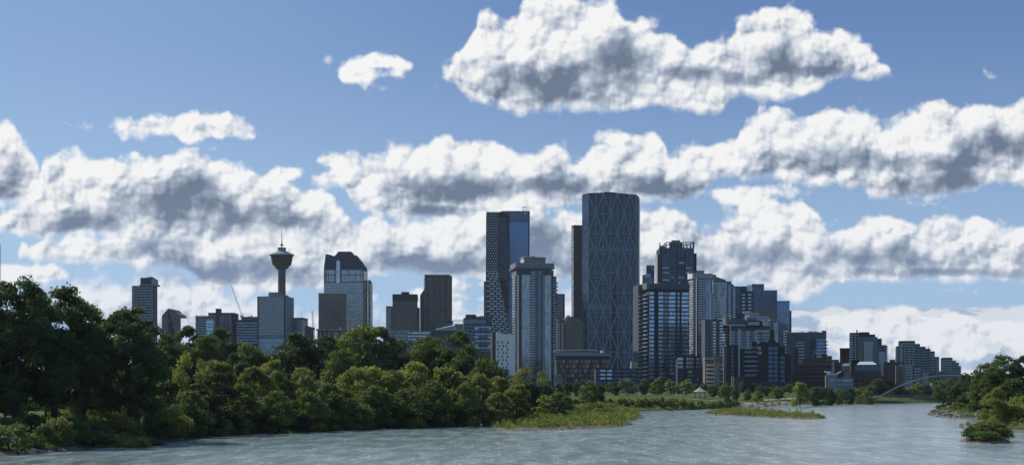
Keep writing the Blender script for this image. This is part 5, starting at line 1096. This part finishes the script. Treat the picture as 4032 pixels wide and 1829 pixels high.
# lower fringe of shrubs along the left waterline
rs = random.Random(5)
sx = [(p, q) for p, q in zip(main_shore, main_shore[1:])][1:12]
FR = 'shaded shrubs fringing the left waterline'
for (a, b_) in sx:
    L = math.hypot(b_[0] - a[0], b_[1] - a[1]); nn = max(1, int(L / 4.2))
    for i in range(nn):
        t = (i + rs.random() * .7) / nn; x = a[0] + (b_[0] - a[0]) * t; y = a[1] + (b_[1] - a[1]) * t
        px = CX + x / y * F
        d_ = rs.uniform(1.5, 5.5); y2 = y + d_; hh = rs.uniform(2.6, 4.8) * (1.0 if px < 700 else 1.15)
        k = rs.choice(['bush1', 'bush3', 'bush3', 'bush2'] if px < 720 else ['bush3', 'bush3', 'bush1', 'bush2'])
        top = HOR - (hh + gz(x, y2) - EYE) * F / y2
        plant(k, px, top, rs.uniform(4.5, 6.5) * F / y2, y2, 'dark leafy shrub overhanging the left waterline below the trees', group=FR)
# second tier filling under the willows
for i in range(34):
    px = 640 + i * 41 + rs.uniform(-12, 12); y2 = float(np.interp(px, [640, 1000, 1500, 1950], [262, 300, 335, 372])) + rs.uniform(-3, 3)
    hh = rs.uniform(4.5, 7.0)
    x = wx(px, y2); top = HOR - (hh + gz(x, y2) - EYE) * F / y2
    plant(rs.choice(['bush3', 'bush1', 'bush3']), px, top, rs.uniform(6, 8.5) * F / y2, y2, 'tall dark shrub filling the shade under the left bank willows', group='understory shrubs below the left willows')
for i, px in enumerate(list(range(-60, 620, 48)) + list(range(250, 640, 44))):
    y2 = (232 if i < 15 else 268) + rs.uniform(-6, 10); hh = rs.uniform(2.4, 3.8) if i < 15 else rs.uniform(3.5, 6.5); x = wx(px, y2); top = HOR - (hh + gz(x, y2) - EYE) * F / y2
    plant(rs.choice(['bush1', 'bush2', 'bush3']), px, top, rs.uniform(4, 6.5) * F / y2, y2, 'green shrub at the feet of the tall left cottonwoods', group='shrubs under the tall cottonwoods')
# centre
for a in [
 ('sparse', 2082,1434,130,430,'grey-olive tree with airy crown in front of the grey balcony tower'),
 ('park3', 2080,1490, 95,425,'dark lower crown on the trunk side of the airy grey-olive tree'),
 ('park3', 2142,1500, 80,470,'dark round tree right of the airy grey-olive tree'),
 ('park1', 2190,1500, 60,500,'small green tree before the left corner of the brick panel building'),
 ('park1', 2205,1538, 90,430,'round green bush-like tree at the left edge of the lawn'),
 ('park2', 2150,1545, 60,415,'light green sapling left of the lawn'),
 ('park3', 2236,1500, 42,760,'small dark tree under the brick panel building'),
 ('park3', 2270,1500, 44,770,'dark shrubby tree between the lawn tree and the brick panel building'),
 ('park1', 2318,1494, 78,560,'left half of the tall tree pair standing on the lawn'),
 ('park3', 2355,1502, 70,565,'darker right half of the tree pair standing on the lawn'),
 ('park3', 2425,1496, 50,800,'dark green tree left of the silvery willow'),
 ('silver',2470,1486, 85,790,'silvery grey willow on the far edge of the lawn'),
 ('park3', 2536,1490, 46,820,'dark tree right of the silvery willow'),
 ('park2', 2572,1500, 36,830,'narrow dull tree between the dark one and the bright poplar'),
 ('park2', 2594,1476, 48,815,'tallest bright green poplar on the lawn'),
 ('park2', 2640,1487, 46,820,'bright poplar next to the tallest one'),
 ('park1', 2672,1510, 36,840,'low green tree between two bright poplars'),
 ('park2', 2702,1487, 48,815,'bright poplar left of the gazebo'),
 ('park3', 2806,1514, 44,780,'dark green tree right of the gazebo'),
 ('park3', 2838,1520, 36,790,'small dark tree second to the right of the gazebo'),
 ('park1', 2862,1508, 52,770,'yellow-green round tree below the tall dark slab'),
 ('park3', 2893,1528, 36,750,'grey-green low tree beside the yellow-green round one'),
 ('park1', 2944,1528, 34,760,'pale green tree over the white blocks'),
 ('willow1',2984,1536, 52,745,'light olive willow near the beach'),
 ('park1', 2990,1514, 34,840,'small green tree in front of the black building'),
 ('park1', 3021,1516, 30,840,'pointed green tree in front of the black building'),
 ('park1', 3062,1518, 54,820,'wide green tree under the right side of the black building'),
 ('willow3',3150,1496, 84,740,'large yellow-topped willow at the right end of the beach'),
 ('park3', 3215,1516, 76,780,'broad dark tree right of the yellow-topped willow'),
 ('park3', 3262,1520, 64,800,'second broad dark tree before the butterfly-roofed building'),
 ('park1', 3305,1522, 46,840,'green tree below the pale butterfly-roofed building'),
 ('park3', 3345,1522, 50,850,'dark tree under the brick building with skylight roof'),
 ('park2', 3382,1518, 40,860,'slim green tree under the brick building with skylight roof'),
 ('park2', 3415,1522, 48,850,'yellowish tree left of the bridge arch'),
 ('park3', 3458,1486, 66,930,'tall dark tree behind the bridge arch'),
 ('park3', 3500,1496, 54,960,'dark tree between the arch and the beige twin blocks'),
 ('park1', 3540,1512, 54,940,'green tree under the beige twin blocks'),
 ('park2', 3592,1514, 48,950,'bright green tree under the arch'),
 ('park2', 3616,1496, 44,955,'taller bright green tree under the crown of the arch'),
 ('park3', 3650,1508, 50,965,'dull green tree at the right behind the arch'),
 ('park1', 3690,1515, 60,975,'last far tree before the right bank')]:
    plant(*a[:5], a[5], group=G4)
for i in range(30):
    px = 3130 + i * 21.5; y2 = 880 + (px - 3130) * .17 + rs.uniform(-6, 10); hh = rs.uniform(2.2, 4)
    x = wx(px, y2); top = HOR - (hh + gz(x, y2) - EYE) * F / y2
    plant(rs.choice(['bush1', 'bush2', 'bush3']), px, top, rs.uniform(28, 44), y2, 'low green shrub on the far waterline near the arch bridge', group='shrubs along the far waterline')
for i in range(84):
    px = 2190 + (i % 42) * 17 + (i // 42) * 8 + rs.uniform(-5, 5); y2 = float(np.interp(px, [2190, 2480, 2600, 2900], [545, 580, 590, 680])) + rs.uniform(2, 16); hh = rs.uniform(1.8, 4.4)
    x = wx(px, y2); top = HOR - (hh + gz(x, y2) - EYE) * F / y2
    plant(rs.choice(['bush2', 'bush1', 'bush3', 'bush4']), px, top, rs.uniform(24, 44), y2, 'low shrub in the hedge-like row below the lawn', group='shrubs between lawn and channel')
for i in range(34):
    px = 3400 + i * 11.5; y2 = 925 + (px - 3400) * .16 + rs.uniform(-6, 16); hh = rs.uniform(3, 6.5); x = wx(px, y2); top = HOR - (hh + gz(x, y2) - EYE) * F / y2
    plant(rs.choice(['bush3', 'bush1', 'bush2']), px, top, rs.uniform(34, 52), y2, 'shrubby tree in the green belt behind the arch bridge', group='shrubby trees behind the arch bridge')
for i in range(24):
    px = 2400 + i * 31 + rs.uniform(-8, 8); y2 = 905 + rs.uniform(-10, 20); hh = rs.uniform(3.5, 7); x = wx(px, y2); top = HOR - (hh + gz(x, y2) - EYE) * F / y2
    plant(rs.choice(['bush3', 'bush1', 'park3', 'park1']), px, top, rs.uniform(30, 48), y2, 'dull green tree in the strip between lawn and tower bases', group='trees along the tower bases')
for i in range(30):
    px = rs.uniform(2090, 2440); y2 = rs.uniform(455, 555); hh = rs.uniform(1.5, 3.2); x = wx(px, y2)
    if float(sdist(np.array([x]), np.array([y2]))[0]) < 2: continue
    top = HOR - (hh + gz(x, y2) - EYE) * F / y2
    plant(rs.choice(['bush2', 'bush1', 'bush4']), px, top, rs.uniform(2.5, 4.5) * F / y2, y2, 'rounded green shrub on the meadow behind the gravel spit', group='shrubs on the meadow behind the spit')
for i, (px, top, w, Y) in enumerate([(4170,1400,150,420),(4300,1380,170,460),(4230,1480,150,340),(4420,1390,180,480),(4560,1360,190,440),(4380,1500,160,350),(4700,1400,200,500),(4180,1440,120,560)]):
    plant(['poplar1','poplar2','willow1','poplar3'][i % 4], px, top, w, Y, 'tree on the right bank beyond the edge of the view', group='right bank trees outside the view')
# right bank
for a in [
 ('open', 3712,1488, 90,640,'dark open-crowned tree farthest left on the right bank'),
 ('open', 3760,1474, 80,560,'dark tree leaning over the rocky point'),
 ('park3',3800,1462, 80,600,'dark round tree behind the rocky point'),
 ('open', 3842,1440, 80,500,'dark tree with a broken top left of the tallest right bank trees'),
 ('poplar2',3890,1416,100,450,'full olive tree left of the bare twigs'),
 ('poplar1',3955,1378,130,430,'tallest full tree on the right bank below the bare twigs'),
 ('poplar3',4030,1388,110,430,'tall tree cut by the right edge of the view'),
 ('willow1',3922,1520,100,335,'olive tree with a bare crooked trunk behind the islet bush'),
 ('park3',3990,1478,110,360,'dark tree behind the olive one at the right edge'),
 ('poplar2',3870,1500,100,470,'shaded middle tree behind the rocks'),
 ('park3',3815,1535, 90,520,'dark lower tree right of the rocky point'),
 ('willow3',4010,1585,120,335,'bright willow on the right bank cut by the edge'),
 ('willow1',4100,1520,150,350,'olive tree past the right edge of the view')]:
    plant(*a[:5], a[5], group=G5)
for i, (px, y2, hh, w) in enumerate([(3700,560,3,60),(3735,535,3.4,60),(3775,500,3,60),(3835,470,3,70),(3880,430,3.5,70),(3965,345,4,90),(4010,338,4.2,100),(4045,345,4.5,110),(3900,400,3.5,80),(3930,375,3.2,70),(3990,380,5,100),(4020,350,6,120),(3980,362,5.5,100),(4045,372,8,130),(3955,400,6,100),(3870,470,5,90)]):
    x = wx(px, y2); top = HOR - (hh + gz(x, y2) - EYE) * F / y2
    plant(rs.choice(['bush1', 'bush2', 'bush3']), px, top, w, y2, 'low shrub on the right bank behind the rocks', group='right bank shrubs')
plant('bush2', 3905,1650,150,249,'dense willow bush covering the small islet at lower right', group=None)
plant('bush1', 3845,1676,110,247,'left half of the islet bush, close above the water', group=None)
plant('bush2', 3942,1672, 95,251,'right rounded end of the islet bush', group=None)
plant('bush1', 3880,1690,120,244.5,'low front of the islet bush dipping into the water', group=None)
plant('sparse',3806,1652, 46,247,'thin leafless-looking sapling leaning left on the islet', name='sapling')
# bare twigs on the tallest right tree
tw = MB(); rg = random.Random(4)
T0 = Vector((wx(3943, 430), 430, wz(1430, 430)))
tw.tube([T0, T0 + Vector((-.1, 0, 2.4)), T0 + Vector((-.2, .1, 4.6))], [.09, .06, .02], 5)
for k in range(9):
    a = T0 + Vector((0, 0, 1.6 + k * .32)); e = a + Vector((rg.uniform(-1.7, 1.7), rg.uniform(-.5, .5), rg.uniform(.5, 1.5)))
    tw.tube([a, (a + e) / 2 + Vector((0, 0, -.1)), e], [.05, .03, .012], 4)
tag(tw.build('dead_branches', M['bark_pale']), 'bare grey twigs sticking up from the tallest right bank tree', 'branch')

# ---- uncountable low growth
def tufts(name, pts, hr, wr, leaf, mt, label, cat, per=26):
    rsn = np.random.RandomState(len(pts)); n = len(pts) * per
    P0 = np.repeat(np.array(pts), per, 0); h = np.repeat(rsn.uniform(*hr, len(pts)), per); w = np.repeat(rsn.uniform(*wr, len(pts)), per)
    z = rsn.uniform(0, 1, n) ** .8; a = rsn.uniform(0, 6.283, n); r_ = np.sqrt(rsn.uniform(0, 1, n)) * (1.05 - z * .7)
    p = P0 + np.stack([np.cos(a) * r_ * w, np.sin(a) * r_ * w, z * h], 1)
    up = np.stack([np.cos(a) * .5, np.sin(a) * .5, np.full(n, 1.)], 1) + rsn.normal(size=(n, 3)) * .35; up /= np.linalg.norm(up, axis=1)[:, None]
    sd_ = np.cross(up, rsn.normal(size=(n, 3))); sd_ /= np.linalg.norm(sd_, axis=1)[:, None]; s = (leaf * rsn.uniform(.6, 1.4, n))[:, None]
    v = np.stack([p - up * s * .6, p + sd_ * s * .3, p + up * s * .8, p - sd_ * s * .3], 1).reshape(-1, 3)
    return tag(link(name, npmesh(name, v, np.arange(4 * n).reshape(n, 4), M[mt])), label, cat, kind='stuff')
def scatter(n, x0, x1, y0, y1, lo, hi=1e9, seed=1, cond=None):
    r_ = np.random.RandomState(seed); x = r_.uniform(x0, x1, n); y = r_.uniform(y0, y1, n)
    sd = sdist(x, y); k = (sd > lo) & (sd < hi)
    if cond is not None: k &= cond(x, y)
    x, y, sd = x[k], y[k], sd[k]; z = ground(x, y, sd); return np.stack([x, y, z - .05], 1)
spit = scatter(5200, -12, 52, 322, 560, 1.0, seed=3)
tufts('willow_scrub', spit[:len(spit)*6//10], (.35, 1.4), (.5, 1.1), .34, 'leaf_olive', 'knee-high yellow-green willow scrub covering the gravel spit', 'scrub', 26)
tufts('spit_herbs', spit[len(spit)*6//10:], (.5, 2.1), (.5, 1.3), .34, 'leaf_mid', 'darker green willow clumps mixed through the scrub on the gravel spit', 'scrub', 30)
tufts('island_scrub', scatter(2600, 40, 115, 420, 560, .7, 40, seed=4), (.25, .7), (.5, 1), .28, 'leaf_olive', 'low olive scrub covering the long flat gravel island in midstream', 'scrub', 22)
tufts('bank_grass', scatter(5200, -95, 230, 560, 1000, .8, 13, seed=6), (.5, 1.3), (.6, 1.2), .5, 'leaf_olive', 'rough grass and weeds along the far waterline', 'grass', 14)
tufts('shore_weeds', scatter(3600, -110, 0, 185, 400, .4, 6, seed=7), (.5, 1.4), (.5, 1.0), .32, 'leaf_mid', 'dark weeds at the waterline under the left trees', 'weeds', 22)
tufts('right_weeds', scatter(3200, 70, 200, 290, 640, .8, 30, seed=8), (.5, 1.5), (.5, 1.0), .36, 'leaf_olive', 'olive weeds covering the right bank ground', 'weeds', 18)
tufts('distant_tree_belt', scatter(1500, -900, 900, 1080, 1120, -1e9, seed=9, cond=lambda x, y: (x < -330) | (x > 250)), (7, 13), (4, 7), 2.2, 'leaf_dark', 'continuous dark belt of far trees at the feet of the outermost buildings', 'trees', 60)
def stones(name, pts, r0, r1, mt, label, cat):
    mb = MB(); rg = random.Random(3)
    for x, y, z in pts:
        r_ = rg.uniform(r0, r1); k = 6
        top = [(x + math.cos(2*math.pi*j/k) * r_ * rg.uniform(.35, .7), y + math.sin(2*math.pi*j/k) * r_ * rg.uniform(.35, .7), z + r_ * rg.uniform(.5, .9)) for j in range(k)]
        bot = [(x + math.cos(2*math.pi*j/k) * r_ * rg.uniform(.8, 1.2), y + math.sin(2*math.pi*j/k) * r_ * rg.uniform(.8, 1.2), z - .3) for j in range(k)]
        b0 = len(mb.v); mb.v += bot + top; mb.f.append(tuple(b0 + k + j for j in range(k))); mb.mi.append(0)
        for j in range(k): mb.f.append((b0 + j, b0 + (j + 1) % k, b0 + k + (j + 1) % k, b0 + k + j)); mb.mi.append(0)
    return tag(mb.build(name, M[mt]), label, cat, kind='stuff')
stones('gravel', scatter(1600, -10, 50, 315, 560, -1.2, 1.6, seed=11), .15, .5, 'conc_mid', 'grey gravel and cobbles along the edge of the spit', 'gravel')
stones('bank_stones', scatter(2500, -120, 0, 180, 400, -.8, .9, seed=12), .15, .45, 'conc_dark', 'small dark stones at the left waterline', 'stones')
stones('island_gravel', scatter(1400, 40, 115, 420, 560, -1.0, 1.2, seed=13), .15, .4, 'conc_mid', 'pale cobbles around the midstream island', 'gravel')
# riprap boulders on the rocky point, each a boulder
bm_ = MB(); rg = random.Random(8)
for lay, (rr, zz) in enumerate([(1, -.3), (1.05, .25), (.75, .75), (.3, 1.0)]):
    bm_.v += [(math.cos(2*math.pi*j/7) * rr * rg.uniform(.8, 1.15), math.sin(2*math.pi*j/7) * rr * rg.uniform(.8, 1.15), zz + rg.uniform(-.08, .08)) for j in range(7)]
for l in range(3):
    for j in range(7): bm_.f.append((l*7 + j, l*7 + (j+1) % 7, l*7 + 7 + (j+1) % 7, l*7 + 7 + j)); bm_.mi.append(0)
bm_.f.append(tuple(21 + j for j in range(7))); bm_.mi.append(0)
bme = bm_.mesh('boulder', M['conc_mid'])
n_ = 0
for i in range(600):
    px = rg.uniform(3655, 3925); Y = rg.uniform(430, 520); x = wx(px, Y); s_ = float(sdist(np.array([x]), np.array([Y]))[0])
    if -.6 < s_ < 5.5 and n_ < 90:
        o = link('boulder', bme, None, (x, Y, max(gz(x, Y), -.1))); k = rg.uniform(.3, .75); o.scale = (k * rg.uniform(.9, 1.5), k, k * rg.uniform(.6, 1)); o.rotation_euler = (0, 0, rg.uniform(0, 6.28))
        tag(o, 'pale grey riprap boulder on the rocky point of the right bank', 'boulder', 'riprap boulders on the right bank point'); n_ += 1
for px, py, s in [(35,1698,1.6),(60,1694,1.2),(190,1652,1.5),(215,1644,1.8),(170,1660,1.2),(228,1650,1.1)]:
    x, Y = gp(px, py, 2.6); o = link('boulder', bme, None, (x, Y, gz(x, Y))); o.scale = (s, s * .8, s * .5)
    tag(o, 'pale flat boulder lying under the tall left cottonwoods', 'boulder', 'boulders under the left cottonwoods')

# ------------------------------------------------------------------ thin summer haze over the whole place
m = bpy.data.materials.new('haze'); m.use_nodes = True; m.node_tree.nodes.clear()
o_ = m.node_tree.nodes.new('ShaderNodeOutputMaterial'); v_ = m.node_tree.nodes.new('ShaderNodeVolumePrincipled')
v_.inputs['Color'].default_value = (.72, .85, 1, 1); v_.inputs['Density'].default_value = .000025; v_.inputs['Anisotropy'].default_value = .3
m.node_tree.links.new(v_.outputs[0], o_.inputs['Volume'])
tag(MB().box(-4500, 4500, -500, 6000, -3, 300).build('haze', m), kind='stuff')
